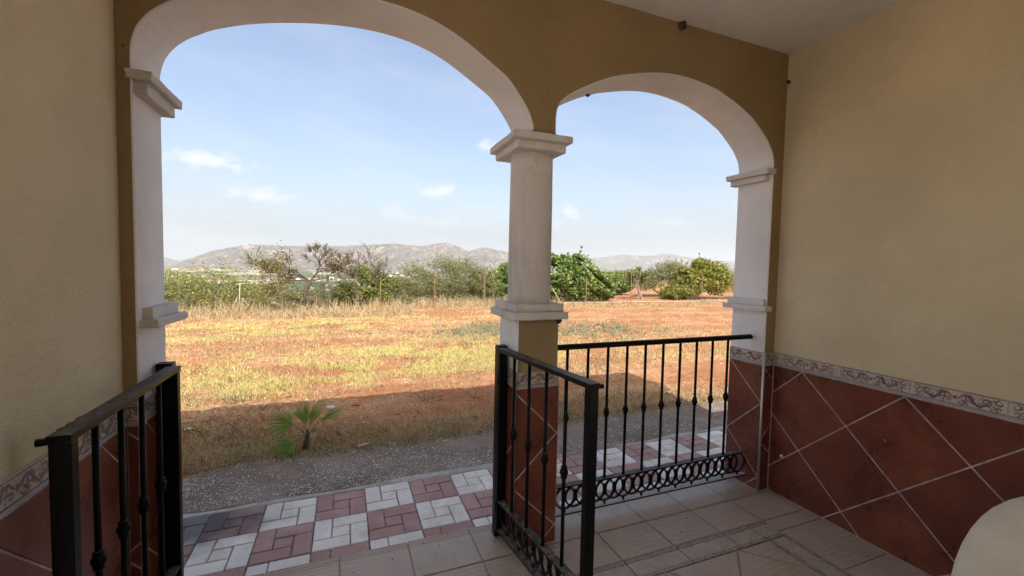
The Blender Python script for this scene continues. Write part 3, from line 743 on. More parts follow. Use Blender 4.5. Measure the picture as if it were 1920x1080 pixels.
def refine(P, n=4):
    P = np.array(P); t = np.r_[0, np.cumsum(np.hypot(*np.diff(P, axis=0).T))]
    # Catmull-Rom for a smooth trowelled curve
    out = []
    for i in range(len(P)-1):
        p0, p1, p2, p3 = P[max(i-1, 0)], P[i], P[i+1], P[min(i+2, len(P)-1)]
        for k in range(n):
            u = k/n; out.append(.5*((2*p1)+(-p0+p2)*u+(2*p0-5*p1+4*p2-p3)*u*u+(-p0+3*p1-3*p2+p3)*u**3))
    out.append(P[-1]); return np.array(out)
arcL = refine(arcL); arcR = refine(arcR)
CH = .006
def offset_curve(P, d):
    d_ = np.gradient(P, axis=0); n = np.stack([-d_[:, 1], d_[:, 0]], -1); n /= np.linalg.norm(n, axis=1)[:, None]; return P+n*d
full = {}
def outline(P, jz):       # arch curve with straight jambs down to jz at both ends
    a = np.array([[P[0, 0], jz]]); b_ = np.array([[P[-1, 0], jz]]); return np.vstack([a, P, b_])
def spandrel(mb, P, y, mi, flip, xl, xr):
    """wall face above an arch curve P between xl and xr (curve may overhang its springing a little)"""
    Q = [(q[0], q[1]) for q in P]
    for a, c in zip(Q[:-1], Q[1:]):
        f = [(a[0], y, a[1]), (c[0], y, c[1]), (c[0], y, H), (a[0], y, H)]
        mb.add(f, [(0, 1, 2, 3) if flip else (3, 2, 1, 0)], mi)
oL, oR = offset_curve(arcL, CH), offset_curve(arcR, CH)
oL[0] = (arcL[0, 0]-CH, 2.2); oL[-1] = (arcL[-1, 0]+CH, 2.2); oR[0] = (arcR[0, 0]-CH, 2.2); oR[-1] = (arcR[-1, 0]+CH, 2.2)
for y_, mname, fl in ((0.0, 'shaded ochre plaster', True), (T, 'outside plaster', False)):
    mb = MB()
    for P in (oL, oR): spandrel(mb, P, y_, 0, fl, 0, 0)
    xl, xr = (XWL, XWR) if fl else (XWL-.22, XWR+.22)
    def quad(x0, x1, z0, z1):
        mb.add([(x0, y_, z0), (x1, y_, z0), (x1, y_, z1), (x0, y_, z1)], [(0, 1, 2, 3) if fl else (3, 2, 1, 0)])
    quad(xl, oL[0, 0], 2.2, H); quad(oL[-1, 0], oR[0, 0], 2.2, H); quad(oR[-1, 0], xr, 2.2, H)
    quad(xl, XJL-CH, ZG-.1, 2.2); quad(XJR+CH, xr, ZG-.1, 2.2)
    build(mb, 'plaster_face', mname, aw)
def soffit(P, name):
    n = len(P); O = offset_curve(P, CH); O[0] = (P[0, 0]-np.sign(P[1, 0]-P[0, 0]+1e-9)*0-CH if P[0, 0] < P[-1, 0] else 0, P[0, 1]); O[0] = (P[0, 0]-CH, P[0, 1]); O[-1] = (P[-1, 0]+CH, P[-1, 1])
    rows = [(O, 0), (.3*O+.7*P, CH*.3), (P, CH), (P, T-CH), (.3*O+.7*P, T-CH*.3), (O, T)]
    v = []; f = []
    for C_, y_ in rows: v += [(C_[i, 0], y_, C_[i, 1]) for i in range(n)]
    for r_ in range(len(rows)-1):
        for i in range(n-1): f.append((r_*n+i, r_*n+i+1, (r_+1)*n+i+1, (r_+1)*n+i)[::-1])
    o = build(MB().add(v, f), name, 'white plaster', aw); autosmooth(o, 50); return o
lo = outline(arcL, ZG-.1); ro = outline(arcR, ZG-.1)
soffit(arcL, 'arch_soffit'); soffit(arcR, 'arch_soffit')
def jamb(x_, sgn):
    # white reveal from the ground to the springing; sgn +1 faces +x
    rows = [(x_-sgn*CH, 0), (x_-sgn*CH*.3, CH*.3), (x_, CH), (x_, T-CH), (x_-sgn*CH*.3, T-CH*.3), (x_-sgn*CH, T)]
    v = [(a, q, z_) for z_ in (ZG-.1, 2.2) for a, q in rows]; n = len(rows)
    f = [(i, i+1, n+i+1, n+i) if sgn > 0 else (i+1, i, n+i, n+i+1) for i in range(n-1)]
    o = build(MB().add(v, f), 'jamb', 'white plaster', aw); autosmooth(o, 50)
jamb(XJL, 1); jamb(XJR, -1)
# tiled dado on both jambs and on the narrow return beside the right one
fr_JR = ((XJR, T-.001, 0), (0, -1, 0), (0, 0, 1), (-1, 0, 0))
dado(aw, fr_JR, 0, T-.002, 0, .5333, .5122, -.05)
fr_JL = ((XJL, 0.001, 0), (0, 1, 0), (0, 0, 1), (1, 0, 0))
dado(aw, fr_JL, 0, T-.002, .03, .5333, .5122, -.1)
fr_RR = ((XJR+.004, 0, 0), (1, 0, 0), (0, 0, 1), (0, -1, 0))
dado(aw, fr_RR, 0, XWR-XJR-.0045-.0095, -.02, .5333, .5122, -.2)
fr_LL = ((XWL+.0095, 0, 0), (1, 0, 0), (0, 0, 1), (0, -1, 0))
dado(aw, fr_LL, 0, XJL-XWL-.0095, -.02, .5333, .5122, -.2)
tr = MB(); tr.tube([(XJR-.006, -.006, 0), (XJR-.006, -.006, ZB+.012)], .0085, 8); build(tr, 'corner_trim', 'metal trim', aw, smooth=True)
# moulded imposts on the jambs: name, x range from the jamb, y range, z range
def slab(parent, name, x0, x1, y0, y1, z0, z1, mat='white moulding', bev=.005):
    bm = bmesh.new(); bmesh.ops.create_cube(bm, size=1)
    for q in bm.verts: q.co = Vector(((x0+x1)/2+q.co.x*(x1-x0), (y0+y1)/2+q.co.y*(y1-y0), (z0+z1)/2+q.co.z*(z1-z0)))
    bmesh.ops.subdivide_edges(bm, edges=[e for e in bm.edges if e.calc_length() > .06], cuts=6, use_grid_fill=True)
    bmesh.ops.bevel(bm, geom=[e for e in bm.edges if len(e.link_faces) == 2 and e.calc_face_angle(0) > .5], offset=bev, segments=2, affect='EDGES', profile=.5)
    for q in bm.verts:
        k = .0016 if random.random() > .04 else .004
        if z0+.003 < q.co.z < z1-.003 or True: q.co += Vector((random.gauss(0, k), random.gauss(0, k), random.gauss(0, k*.35)))
    me = bpy.data.meshes.new(name); bm.to_mesh(me); bm.free(); me.materials.append(MATS[mat])
    o = link(name, me, parent); autosmooth(o, 42); return o
slab(aw, 'impost', XJR-.060, XJR+.02, -.008, T+.052, 2.150, 2.187); slab(aw, 'impost', XJR-.040, XJR+.02, .026, T+.032, 2.110, 2.1498)
slab(aw, 'impost', XJR-.030, XJR+.02, .002, T+.02, 1.271, 1.318); slab(aw, 'impost', XJR-.050, XJR+.02, -.026, T+.045, 1.236, 1.2708)
slab(aw, 'impost', XJL-.02, XJL+.060, -.006, T+.054, 2.168, 2.203); slab(aw, 'impost', XJL-.02, XJL+.040, .012, T+.030, 2.120, 2.1678)
slab(aw, 'impost', XJL-.02, XJL+.034, .040, T+.050, 1.268, 1.314); slab(aw, 'impost', XJL-.02, XJL+.060, .010, T+.078, 1.236, 1.2678)

# ---- the column between the arches
cl = thing('column', 'round white column on an ochre and red tiled pedestal between the two arches', 'column', (0, 0, 0), kind='thing')
mb = MB()
def pface(pts, mi): mb.add(pts, [(0, 1, 2, 3)], mi)
zt = 1.2295
c_ = .004
x0_, x1_, y0_, y1_ = P0, P1, 0.0, T
pf = MB()
pf.add([(x0_+c_, y0_, -.01), (x1_-c_, y0_, -.01), (x1_-c_, y0_, zt), (x0_+c_, y0_, zt)], [(0, 1, 2, 3)], 0)
pf.add([(x1_, y0_+c_, -.01), (x1_, y1_, -.01), (x1_, y1_, zt), (x1_, y0_+c_, zt)], [(0, 1, 2, 3)], 1)
pf.add([(x0_, y1_, -.01), (x0_, y0_+c_, -.01), (x0_, y0_+c_, zt), (x0_, y1_, zt)], [(0, 1, 2, 3)], 1)
pf.add([(x1_, y1_, -.2), (x0_, y1_, -.2), (x0_, y1_, zt), (x1_, y1_, zt)], [(0, 1, 2, 3)], 1)
pf.add([(x1_-c_, y0_, -.01), (x1_, y0_+c_, -.01), (x1_, y0_+c_, zt), (x1_-c_, y0_, zt)], [(0, 1, 2, 3)], 0)
pf.add([(x0_, y0_+c_, -.01), (x0_+c_, y0_, -.01), (x0_+c_, y0_, zt), (x0_, y0_+c_, zt)], [(0, 1, 2, 3)], 1)
build(pf, 'pedestal', ['shaded ochre plaster', 'white plaster'], cl)
fr_PF = ((P0, 0, 0), (1, 0, 0), (0, 0, 1), (0, -1, 0))
dado(cl, fr_PF, -.0085, P1-P0+.0085, -.03, .5333, .5122, -.09)
fr_PL = ((P0, T-.001, 0), (0, -1, 0), (0, 0, 1), (-1, 0, 0))
dado(cl, fr_PL, 0, T-.0015, .02, .5333, .5122, -.09)
fr_PR = ((P1, .0005, 0), (0, 1, 0), (0, 0, 1), (1, 0, 0))
dado(cl, fr_PR, 0, T-.0015, .02, .5333, .5122, -.09)
slab(cl, 'plinth', P0-.046, P1+.030, -.050, T+.048, 1.2292, 1.2688); slab(cl, 'plinth', P0-.026, P1+.016, -.022, T+.022, 1.269, 1.3095)
sx, sy = .6835, T/2
prof = [(.1175, 1.3096), (.1178, 1.5), (.117, 1.8), (.1142, 2.1), (.1140, 2.1095)]
o = build(MB().lathe([(a, z_) for a, z_ in prof], 64, 0, (sx, sy, 0)), 'shaft', 'white moulding', cl); autosmooth(o, 50)
slab(cl, 'capital', .533, .806, -.03, T+.03, 2.098, 2.1398); slab(cl, 'capital', .505, .827, -.06, T+.06, 2.140, 2.1755)
slab(cl, 'capital', .640-.014, .760+.002, -.0, T, 2.1757, 2.2005, 'shaded ochre plaster', .002)
# ---- mud nests left by wasps
for (loc, r_, lab) in (((1.555, -.012, 2.918), .024, 'round brown mud nest under the ceiling above the narrow arch'), ((2.455, -.014, 2.755), .013, 'small brown mud nest in the wall corner below the ceiling'),
                       ((1.085, .235, 2.535), .012, 'tiny dark mud nest on the soffit of the narrow arch'), ((.798, -.012, 1.219), .016, 'dark mud nest under the plinth of the column')):
    bm = bmesh.new(); bmesh.ops.create_icosphere(bm, subdivisions=2, radius=r_)
    for q in bm.verts: q.co *= 1+random.uniform(-.18, .18)
    me = bpy.data.meshes.new('mud_nest'); bm.to_mesh(me); bm.free(); me.materials.append(MATS['mud'])
    tag(link('mud_nest', me, None, loc), lab, 'wasp nest', 'mud nests on the arcade wall')

# ================================================================== WROUGHT IRON
IR = 'black iron'
def bal_mesh(z0, z1, zk):
    r_ = .0072
    return MB().lathe([(r_, z0), (r_, zk-.024)]+[(.0115, zk-.023), (.0125, zk-.019), (.0105, zk-.015), (.0150, zk-.009), (.0168, zk), (.0150, zk+.009), (.0105, zk+.015), (.0125, zk+.019), (.0115, zk+.023)]+[(r_, zk+.024), (r_, z1)], 10)
def knuckle_split(z0, z1, zk):
    r_ = .0084
    rod = MB().lathe([(r_, z0), (r_, z1)], 10).mesh('baluster', IR, True)
    kn = MB().lathe([(.0085, -.028), (.0130, -.026), (.0145, -.020), (.0115, -.0150), (.0170, -.009), (.0188, 0), (.0170, .009), (.0115, .0150), (.0145, .020), (.0130, .026), (.0085, .028)], 12).mesh('knuckle', IR, True)
    return rod, kn
def torus_mesh(R, rx, ry, n=24):
    v = []; f = []
    for i in range(n):
        t = 2*math.pi*i/n
        for (a, y_) in ((R-rx, -ry), (R+rx, -ry), (R+rx, ry), (R-rx, ry)):
            v.append((a*math.cos(t), y_, a*math.sin(t)))
    for i in range(n):
        j = (i+1) % n
        for k in range(4): f.append((i*4+k, i*4+(k+1) % 4, j*4+(k+1) % 4, j*4+k))
    return MB().add(v, f).mesh('ring', IR)
RING = torus_mesh(.0640, .0050, .0055)
CLIP = MB().add([(0, 0, .030), (.0085, 0, .012), (0, -.008, 0), (-.0085, 0, .012), (0, .008, 0), (.0085, 0, -.012), (-.0085, 0, -.012), (0, 0, -.030), (.006, -.006, 0), (-.006, -.006, 0), (.006, .006, 0), (-.006, .006, 0)],
                [(0, 3, 9, 2), (0, 2, 8, 1), (7, 5, 8, 2), (7, 2, 9, 6), (0, 1, 10, 4), (0, 4, 11, 3), (7, 4, 10, 5), (7, 6, 11, 4), (1, 8, 10), (5, 10, 8), (3, 11, 9), (6, 9, 11)])
CLIP.v = [(q[0]*1.8, q[1]*1.2, q[2]*1.4) for q in CLIP.v]; CLIP = CLIP.mesh('ring_clip', IR)
STUD = MB().box(-.006, .006, -.005, .005, .080, .108, 0, .002).mesh('stud', IR)
ROD, KNUCK = knuckle_split(.236, 1.045, .643)
def ring_panel(root, x0, x1, xs0):
    """row of overlapping rings between x0 and x1; phase xs0"""
    k = math.ceil((x0+.066-xs0)/.0683); i = k
    while xs0+i*.0683 <= x1-.064:
        x_ = xs0+i*.0683
        rg = link('ring', RING, root, (x_, .0015 if i % 2 else -.0015, .1685))
        if i % 2 == 0: link('stud', STUD, root, (x_, 0, 0))
        if xs0+(i+1)*.0683 <= x1-.064: link('ring_clip', CLIP, root, (x_+.0683*0+.0, 0, .1685)) if xs0+(i-1)*.0683 >= x0+.064 else None
        i += 1
def balusters(root, xs):
    for x_ in xs:
        bo = link('baluster', ROD, root, (x_, 0, 0)); link('knuckle', KNUCK, bo, (0, 0, .643+random.uniform(-.003, .003)))
# fixed railing in the narrow arch
RY = .100
rail = thing('railing', 'black wrought iron railing with ten balusters fixed across the narrow arch', 'railing', (P1, RY, 0))
L = XJR-P1
hr = MB(); hw = [(-.021, -.010), (-.018, .002), (-.010, .012), (0, .0155), (.010, .012), (.018, .002), (.021, -.010), (.014, -.016), (-.014, -.016)]
n = len(hw)
o = build(MB().add([(x_, a, q+1.052) for x_ in (.008, L-.012) for a, q in hw], [(i, (i+1) % n, n+(i+1) % n, n+i) for i in range(n)]+[tuple(range(n))[::-1], tuple(range(n, 2*n))]), 'handrail', IR, rail); autosmooth(o, 35)
balusters(rail, [2.154-.1373*k-P1 for k in range(10)])
build(MB().box(.009, L-.0095, -.020, .020, .2355, .2435, 0, .002), 'bar', IR, rail)
build(MB().box(.009, L-.0095, -.019, .019, .0705, .0805, 0, .002), 'bar', 'dusty iron', rail)
ring_panel(rail, .0, L-.008, 2.155-P1)
# gates
def gate(label, hinge, free, mirror):
    hx, hy = hinge; dx, dy = free[0]-hx, free[1]-hy; Wd = math.hypot(dx, dy)
    t = thing('gate', label, 'gate', (hx, hy, 0), math.atan2(dy, dx), 'iron gate leaves of the wide arch')
    w = .044
    build(MB().box(0, .032, -w/2, w/2, .066, 1.0445, 0, .002), 'stile', IR, t)
    build(MB().box(Wd-.032, Wd, -w/2, w/2, .066, 1.0445, 0, .002), 'stile', IR, t)
    build(MB().box(-.004, Wd+.004, -w/2-.002, w/2+.002, 1.045, 1.066, 0, .002), 'top_rail', IR, t)
    build(MB().box(.0325, Wd-.0325, -.021, .021, .226, .235, 0, .002), 'bar', IR, t)
    build(MB().box(.0325, Wd-.0325, -.021, .021, .066, .078, 0, .002), 'bar', IR, t)
    balusters(t, [.155+k*.148 for k in range(4)])
    ring_panel(t, .033, Wd-.033, .033+.0668)
    # latch: a round bar end and lugs on the wall side of the free end
    s_ = mirror
    lm = MB(); lm.tube([(Wd-.012, s_*.018, 1.050), (Wd-.006, s_*.046, 1.0495)], .010, 8); build(lm, 'latch_pin', IR, t, smooth=True)
    for q in (.06, .10, .145): build(MB().box(Wd-q-.012, Wd-q+.006, min(s_*.024, s_*.031), max(s_*.024, s_*.031), 1.052, 1.064, 0, .0015), 'latch_lug', IR, t)
    return t
gate('black iron gate leaf standing open beside the ochre side wall', (-.921, .105), (-.918, -.655), -1)
gate('black iron gate leaf standing open against the tiled column pedestal', (.518, .118), (.614, -.655), 1)
for loc, sg, lab in (((XJL+.0105, 0, 0), 1, 'black iron hinge post fixed to the white jamb'), ((P0-.0105, 0, 0), -1, 'black iron hinge post fixed to the column pedestal')):
    p_ = thing('hinge_post', lab, 'post', loc, 0, 'hinge posts of the iron gate')
    xa, xb = sorted((0, sg*.055))
    build(MB().box(xa, xb, .118, .165, .012, 1.074, 0, .002), 'post', IR, p_)
    for z_ in (.2, .9): build(MB().lathe([(.011, -.03), (.011, .03)], 10, 0, (sg*.052, .105, z_)), 'hinge_knuckle', IR, p_, smooth=True)

# ================================================================== PAVING AND PATH
pav = build(MB().box(-3.4, 7.2, T-.011, 1.281, ZG-.12, ZG-.014), 'pavement', 'paving bed'); pav['kind'] = 'structure'
SP = .3221; u = SP/3; gq = .0038; PXO, PYO = -.7693, 1.272
def block_mesh(w, h, mat, name):
    mb = MB(); w2, h2 = w/2-gq, h/2-gq; bv = .004; z1 = .014
    v = [(-w2, -h2, 0), (w2, -h2, 0), (w2, h2, 0), (-w2, h2, 0), (-w2, -h2, z1-bv), (w2, -h2, z1-bv), (w2, h2, z1-bv), (-w2, h2, z1-bv), (-w2+bv, -h2+bv, z1), (w2-bv, -h2+bv, z1), (w2-bv, h2-bv, z1), (-w2+bv, h2-bv, z1)]
    f = [(8, 9, 10, 11)]
    for i in range(4):
        j = (i+1) % 4; f += [(i, j, 4+j, 4+i), (4+i, 4+j, 8+j, 8+i)]
    return mb.add(v, f).mesh(name, mat)
BM = {}
for q in ('paver white', 'paver red'):
    BM[q] = [(block_mesh(u, 2*u, q, 'block'), -u, .5*u), (block_mesh(2*u, u, q, 'block'), .5*u, u), (block_mesh(u, 2*u, q, 'block'), u, -.5*u), (block_mesh(2*u, u, q, 'block'), -.5*u, -u), (block_mesh(u, u, q, 'block'), 0, 0)]
BASE = MB().box(-SP/2+.0015, SP/2-.0015, -SP/2+.0015, SP/2-.0015, -.008, .003).mesh('paving_tile', 'paving bed')
BASEH = MB().box(-SP/2+.0015, SP/2-.0015, -.006, SP/2-.0015, -.008, .003).mesh('paving_tile', 'paving bed')
for j in range(4):
    for i in range(-3, 18):
        if j == 3: continue
        mat = 'paver white' if (i+j) % 2 == 0 else 'paver red'
        x_ = PXO+(i+.5)*SP; y_ = PYO-(j+.5)*SP
        pt = link('paving_tile', BASE, pav, (x_, y_, ZG-.013+random.uniform(-.003, .003)))
        pt.rotation_euler = (random.uniform(-.008, .008), random.uniform(-.008, .008), random.uniform(-.008, .008))
        for bmsh, bx, by in BM[mat]: link('block', bmsh, pt, (bx+random.uniform(-.0008, .0008), by+random.uniform(-.0008, .0008), .0005+random.uniform(-.0015, .0012)))
kb = MB(); nseg = 60
xs_ = np.linspace(-1.62, 7.2, 80)
for a_, b_ in zip(xs_[:-1], xs_[1:]): pass
yk = lambda x_: 1.345+.02*math.sin(x_*2.1)+.012*math.sin(x_*7)
v = []; 
for x_ in xs_:
    v += [(x_, 1.2815, ZG-.10), (x_, 1.2815, ZG-.006), (x_, 1.288, ZG-.001), (x_, yk(x_), ZG-.004), (x_, yk(x_)+.012, ZG-.03)]
f = []
for i in range(len(xs_)-1):
    for k in range(4): f.append((i*5+k, (i+1)*5+k, (i+1)*5+k+1, i*5+k+1))
o = build(MB().add(v, f), 'kerb', 'kerb mortar'); o['kind'] = 'structure'; autosmooth(o, 50)
# the path of washed pebbles in concrete: rounded left end
def path_far(x_): return 2.16+.03*np.sin(x_*1.7)+.02*np.sin(x_*5.3)
def path_left(y_): return -1.52+.10*sstep(1.55, 2.2, y_)+.35*sstep(1.86, 2.14, y_)**2
ny, nx = 26, 160
v = []; f = []
ysn = np.linspace(1.34, 1.0, 2)
for i in range(ny):
    t = i/(ny-1)
    for k in range(nx):
        s_ = k/(nx-1); yb = 1.338+t*(2.15-1.338); xl = path_left(yb); x_ = xl+(7.2-xl)*s_**1.25
        y_ = 1.338+t*(path_far(x_)-1.338)
        edge = min(1, min((1-t)*12, (x_-xl)*20+.0))
        z_ = ZG-.010+.010*(fbm(np.array([x_*3.]), np.array([y_*3.]), 41)[0]-.5) - (1-edge)*.022
        v.append((x_, y_, z_))
for i in range(ny-1):
    for k in range(nx-1): f.append((i*nx+k, i*nx+k+1, (i+1)*nx+k+1, (i+1)*nx+k))
o = build(MB().add(v, f), 'path', 'pebble concrete', smooth=True); o['kind'] = 'structure'
# pebbles: octahedron-like flattened stones half sunk
oct_v = np.array([(1, 0, 0), (.45, .85, 0), (-.5, .8, 0), (-1, 0, 0), (-.45, -.85, 0), (.5, -.8, 0), (.4, .1, .6), (-.35, .2, .62), (0, -.4, .58)], float)
oct_f = np.array([(0, 1, 6), (1, 2, 7), (1, 7, 6), (2, 3, 7), (3, 4, 8), (3, 8, 7), (4, 5, 8), (5, 0, 6), (5, 6, 8), (6, 7, 8)])
def pebbles(name, X, Y, Z, size, mat, flat=.55):
    N = len(X); ang = rng.random(N)*6.283; a = np.cos(ang); b_ = np.sin(ang)
    sx_ = size*rng.uniform(.7, 1.35, N); sy_ = size*rng.uniform(.55, .95, N); sz_ = size*flat*rng.uniform(.7, 1.2, N)
    P = oct_v[None]*np.stack([sx_, sy_, sz_], -1)[:, None, :]
    Q = np.stack([P[..., 0]*a[:, None]-P[..., 1]*b_[:, None]+X[:, None], P[..., 0]*b_[:, None]+P[..., 1]*a[:, None]+Y[:, None], P[..., 2]+Z[:, None]], -1)
    F = (oct_f[None]+(np.arange(N)*9)[:, None, None]).reshape(-1, 3)
    return arrmesh_idx(name, Q.reshape(-1, 3), F, mat)
N = 52000
X = -1.5+8.2*rng.random(N)**1.25; Y = 1.35+.80*rng.random(N)
dn = np.clip(1.15-1.5*(Y-1.35)/.8, .05, 1)*(.25+.75*sstep(.38, .62, fbm(X*2.4, Y*3.5, 51)))*(1-.35*sstep(.2, 1.6, X))+.07
keep = (rng.random(N) < dn*1.05) & (X > path_left(Y)+.03)
X, Y = X[keep], Y[keep]
tag(link('pebbles', pebbles('pebbles', X, Y, np.full(len(X), ZG-.0065), rng.uniform(.0026, .0066, len(X))*(1+.5*(rng.random(len(X)) < .12)), 'pebble')), 'white pebbles set in the concrete path', None, None, 'stuff')

# ================================================================== FIELD: clods, grass, weeds
def scatter(N, x0, x1, y0, y1): return x0+(x1-x0)*rng.random(N), y0+(y1-y0)*rng.random(N)
N = 15000
Y = 2.3+12.5*rng.random(N)**1.6; X = -.27+(Y+2)*np.tan(np.radians(-22+76*rng.random(N)))
k = fbm(X*.9, Y*.9, 61) > .36; X, Y = X[k], Y[k]
tag(link('soil_clods', pebbles('soil_clods', X, Y, ground_z(X, Y)-.004, rng.uniform(.006, .022, len(X))*(.6+.09*Y), 'soil clod', .7)), 'loose red clods and small stones on the field', None, None, 'stuff')
def blades(name, X, Y, h, w, mat, lean=.5, per=5, spread=.03, bend=True):
    N = len(X); X = np.repeat(X, per)+rng.normal(0, spread, N*per); Y = np.repeat(Y, per)+rng.normal(0, spread, N*per); h = np.repeat(h, per)*rng.uniform(.5, 1.25, N*per)
    w = w if hasattr(w, '__len__') else np.full(N*per, w)
    Z = ground_z(X, Y)-.004; a = rng.random(N*per)*6.283; ln = np.abs(rng.normal(0, lean, N*per)); 
    dx, dy = np.cos(a)*np.sin(np.minimum(ln, 1.45)), np.sin(a)*np.sin(np.minimum(ln, 1.45)); dz = np.cos(np.minimum(ln, 1.45))
    sx_, sy_ = -np.sin(a+rng.normal(0, .9, N*per)), np.cos(a+rng.normal(0, .9, N*per))
    B = np.stack([X, Y, Z], -1); D = np.stack([dx, dy, dz], -1)*h[:, None]; Sd = np.stack([sx_, sy_, np.zeros_like(sx_)], -1)*w[:, None]*.5
    Mid = B+D*.55; Tip = B+D-np.stack([0*h, 0*h, h*.12*ln], -1)+np.stack([dx, dy, 0*h], -1)*h[:, None]*.25
    Q = np.stack([B-Sd, B+Sd, Mid+Sd*.7, Tip, Mid-Sd*.7], 1)
    return arrmesh(name, Q, 5, mat)
def patch(cx, cy, rx, ry, X, Y): return np.exp(-(((X-cx)/rx)**2+((Y-cy)/ry)**2))
# low straw over the whole field, denser in bands
N = 100000
Y = 2.02+13.2*rng.random(N)**1.15; X = -.27+(Y+2)*np.tan(np.radians(-22+77*rng.random(N)))
d_ = .13+.65*sstep(.44, .65, fbm(X*.45, Y*1.1, 71))*sstep(.35, .6, fbm(X*3, Y*3, 72)) + .9*sstep(2.9, 2.2, Y+.25*np.sin(X*1.3)) + .35*sstep(3.6, 2.8, Y)*sstep(.3, -1.0, X)
d_ = d_*(1-.90*sstep(2.45, 2.75, Y)*sstep(4.0, 3.6, Y)*(.45+.55*sstep(-1.5, -.5, X)))
k = rng.random(N) < d_; X, Y = X[k], Y[k]
tag(link('dry_straw', blades('dry_straw', X, Y, .045+.045*rng.random(len(X)), np.repeat(.0030+.0006*Y, 4), 'straw', 1.15, 4, .05)), 'low dry straw lying over the red field', None, None, 'stuff')
# yellow-green grass bands
N = 105000
Y = 3.4+9.5*rng.random(N); X = -.27+(Y+2)*np.tan(np.radians(-20+75*rng.random(N)))
d_ = 1.5*patch(.1, 5.6, 2.0, 1.05, X, Y)+1.45*patch(1.8, 6.3, 1.5, 1.1, X, Y)+.75*patch(-1.5, 4.5, .9, .7, X, Y)+2.2*patch(-2.9, 9.9, 3.2, 1.0, X, Y)+.7*patch(1.0, 11.5, 2.4, .6, X, Y)+.7*patch(3.0, 5.3, 1.5, .8, X, Y)+.35*patch(6, 5.2, 2.5, 1.2, X, Y)
d_ = d_*sstep(.40, .64, fbm(X*2.0, Y*2.4, 81))*sstep(3.55, 3.95, Y)
k = rng.random(N) < d_; X, Y = X[k], Y[k]
tag(link('yellow_grass', blades('yellow_grass', X, Y, .045+.05*rng.random(len(X)), np.repeat(.0034+.0005*Y, 4), 'yellow grass', .75, 4, .04)), 'patches of low yellow-green grass on the red field', None, None, 'stuff')
# grey-green weeds
N = 16000
Y = 2.4+9.5*rng.random(N); X = -.27+(Y+2)*np.tan(np.radians(-20+72*rng.random(N)))
d_ = 2.2*patch(3.5, 8.3, 1.1, 1.0, X, Y)+2.0*patch(6.3, 7.8, 1.3, 1.0, X, Y)+.5*patch(3.3, 6.5, .8, .5, X, Y)+.35*patch(.9, 8.5, .5, .4, X, Y)+.4*patch(-1.35, 4.1, .4, .25, X, Y)
d_ = d_*sstep(.32, .56, fbm(X*2.6, Y*2.6, 91))
k = rng.random(N) < d_; X, Y = X[k], Y[k]
tag(link('grey_weeds', blades('grey_weeds', X, Y, .09+.06*rng.random(len(X)), .012, 'weed leaf', .8, 6, .05)), 'patches of grey-green weeds on the red field', None, None, 'stuff')
N = 2600
Y = 2.35+2.0*rng.random(N); X = -1.9+7.5*rng.random(N)
d_ = .9*patch(-1.1, 2.9, .5, .35, X, Y)+.9*patch(1.1, 3.5, .5, .3, X, Y)+.5*patch(-1.6, 3.2, .5, .4, X, Y)+.5*patch(2.6, 2.7, .9, .35, X, Y)+.35*patch(.6, 2.6, .8, .2, X, Y)+.4*patch(3.0, 3.6, .8, .5, X, Y)
d_ = d_*sstep(.40, .6, fbm(X*3.1, Y*3.1, 95))
k = rng.random(N) < d_; X, Y = X[k], Y[k]
tag(link('green_weeds', blades('green_weeds', X, Y, .05+.06*rng.random(len(X)), .006, 'green weed', .75, 7, .03)), 'small green weeds in the shaded soil by the path', None, None, 'stuff')
# tall dry grass along the far edge of the field
N = 5200
X = -7+27*rng.random(N); Y = 14.3+1.2*rng.random(N)+.5*np.sin(X*.35); hh = (.14+.42*rng.random(N)**3)*(1-.5*sstep(7, 11, X))
k = rng.random(N) < .25+.75*sstep(.38, .6, fbm(X*.9, Y*.5, 99)); X, Y, hh = X[k], Y[k], hh[k]
tag(link('tall_dry_grass', blades('tall_dry_grass', X, Y, hh, .013, 'straw', .42, 5, .11)), 'tall dry grass along the far edge of the field', None, None, 'stuff')
N = 2600
X = -6+8*rng.random(N); Y = 12.2+2.4*rng.random(N); k = rng.random(N) < .3+.6*sstep(.4, .6, fbm(X, Y, 103)); X, Y = X[k], Y[k]
tag(link('pale_grass', blades('pale_grass', X, Y, .10+.14*rng.random(len(X)), .010, 'straw', .6, 5, .06)), 'pale dry grass fringing the field corner', None, None, 'stuff')
# single stones
def stone(name, x_, y_, size, mat, lab, flat=.6, el=1.0, cat='stone', rz=0):
    bm = bmesh.new(); bmesh.ops.create_icosphere(bm, subdivisions=2, radius=size)
    for q in bm.verts: q.co = Vector((q.co.x*el, q.co.y*.8, q.co.z*flat))*(1+random.uniform(-.13, .13))
    me = bpy.data.meshes.new(name); bm.to_mesh(me); bm.free(); me.materials.append(MATS[mat])
    o = link(name, me, None, (x_, y_, max(float(ground_z(x_, y_)), ZG-.012)+size*flat*.4)); o.rotation_euler[2] = rz
    return tag(o, lab, cat)
stone('stone', -.41, 3.30, .035, 'stone pale', 'pale stone lying on the shaded soil behind the young palm', .7, 1.5)
stone('soil_lump', -.14, 3.32, .05, 'red clod', 'large red clod of soil to the right of the young palm', .6, 1.0, 'clod')
stone('stone', -1.72, 3.05, .028, 'stone pale', 'pale stone on the shaded soil near the left gate leaf', .6, 1.4)
o = build(MB().box(-.055, .055, -.02, .02, 0, .022, 0, .004), 'brick_shard', 'brick shard', None, (-.10, 2.07, ZG-.006)); o.rotation_euler = (.05, .02, .3); tag(o, 'flat pinkish brick shard lying on the pebble path', 'brick shard')

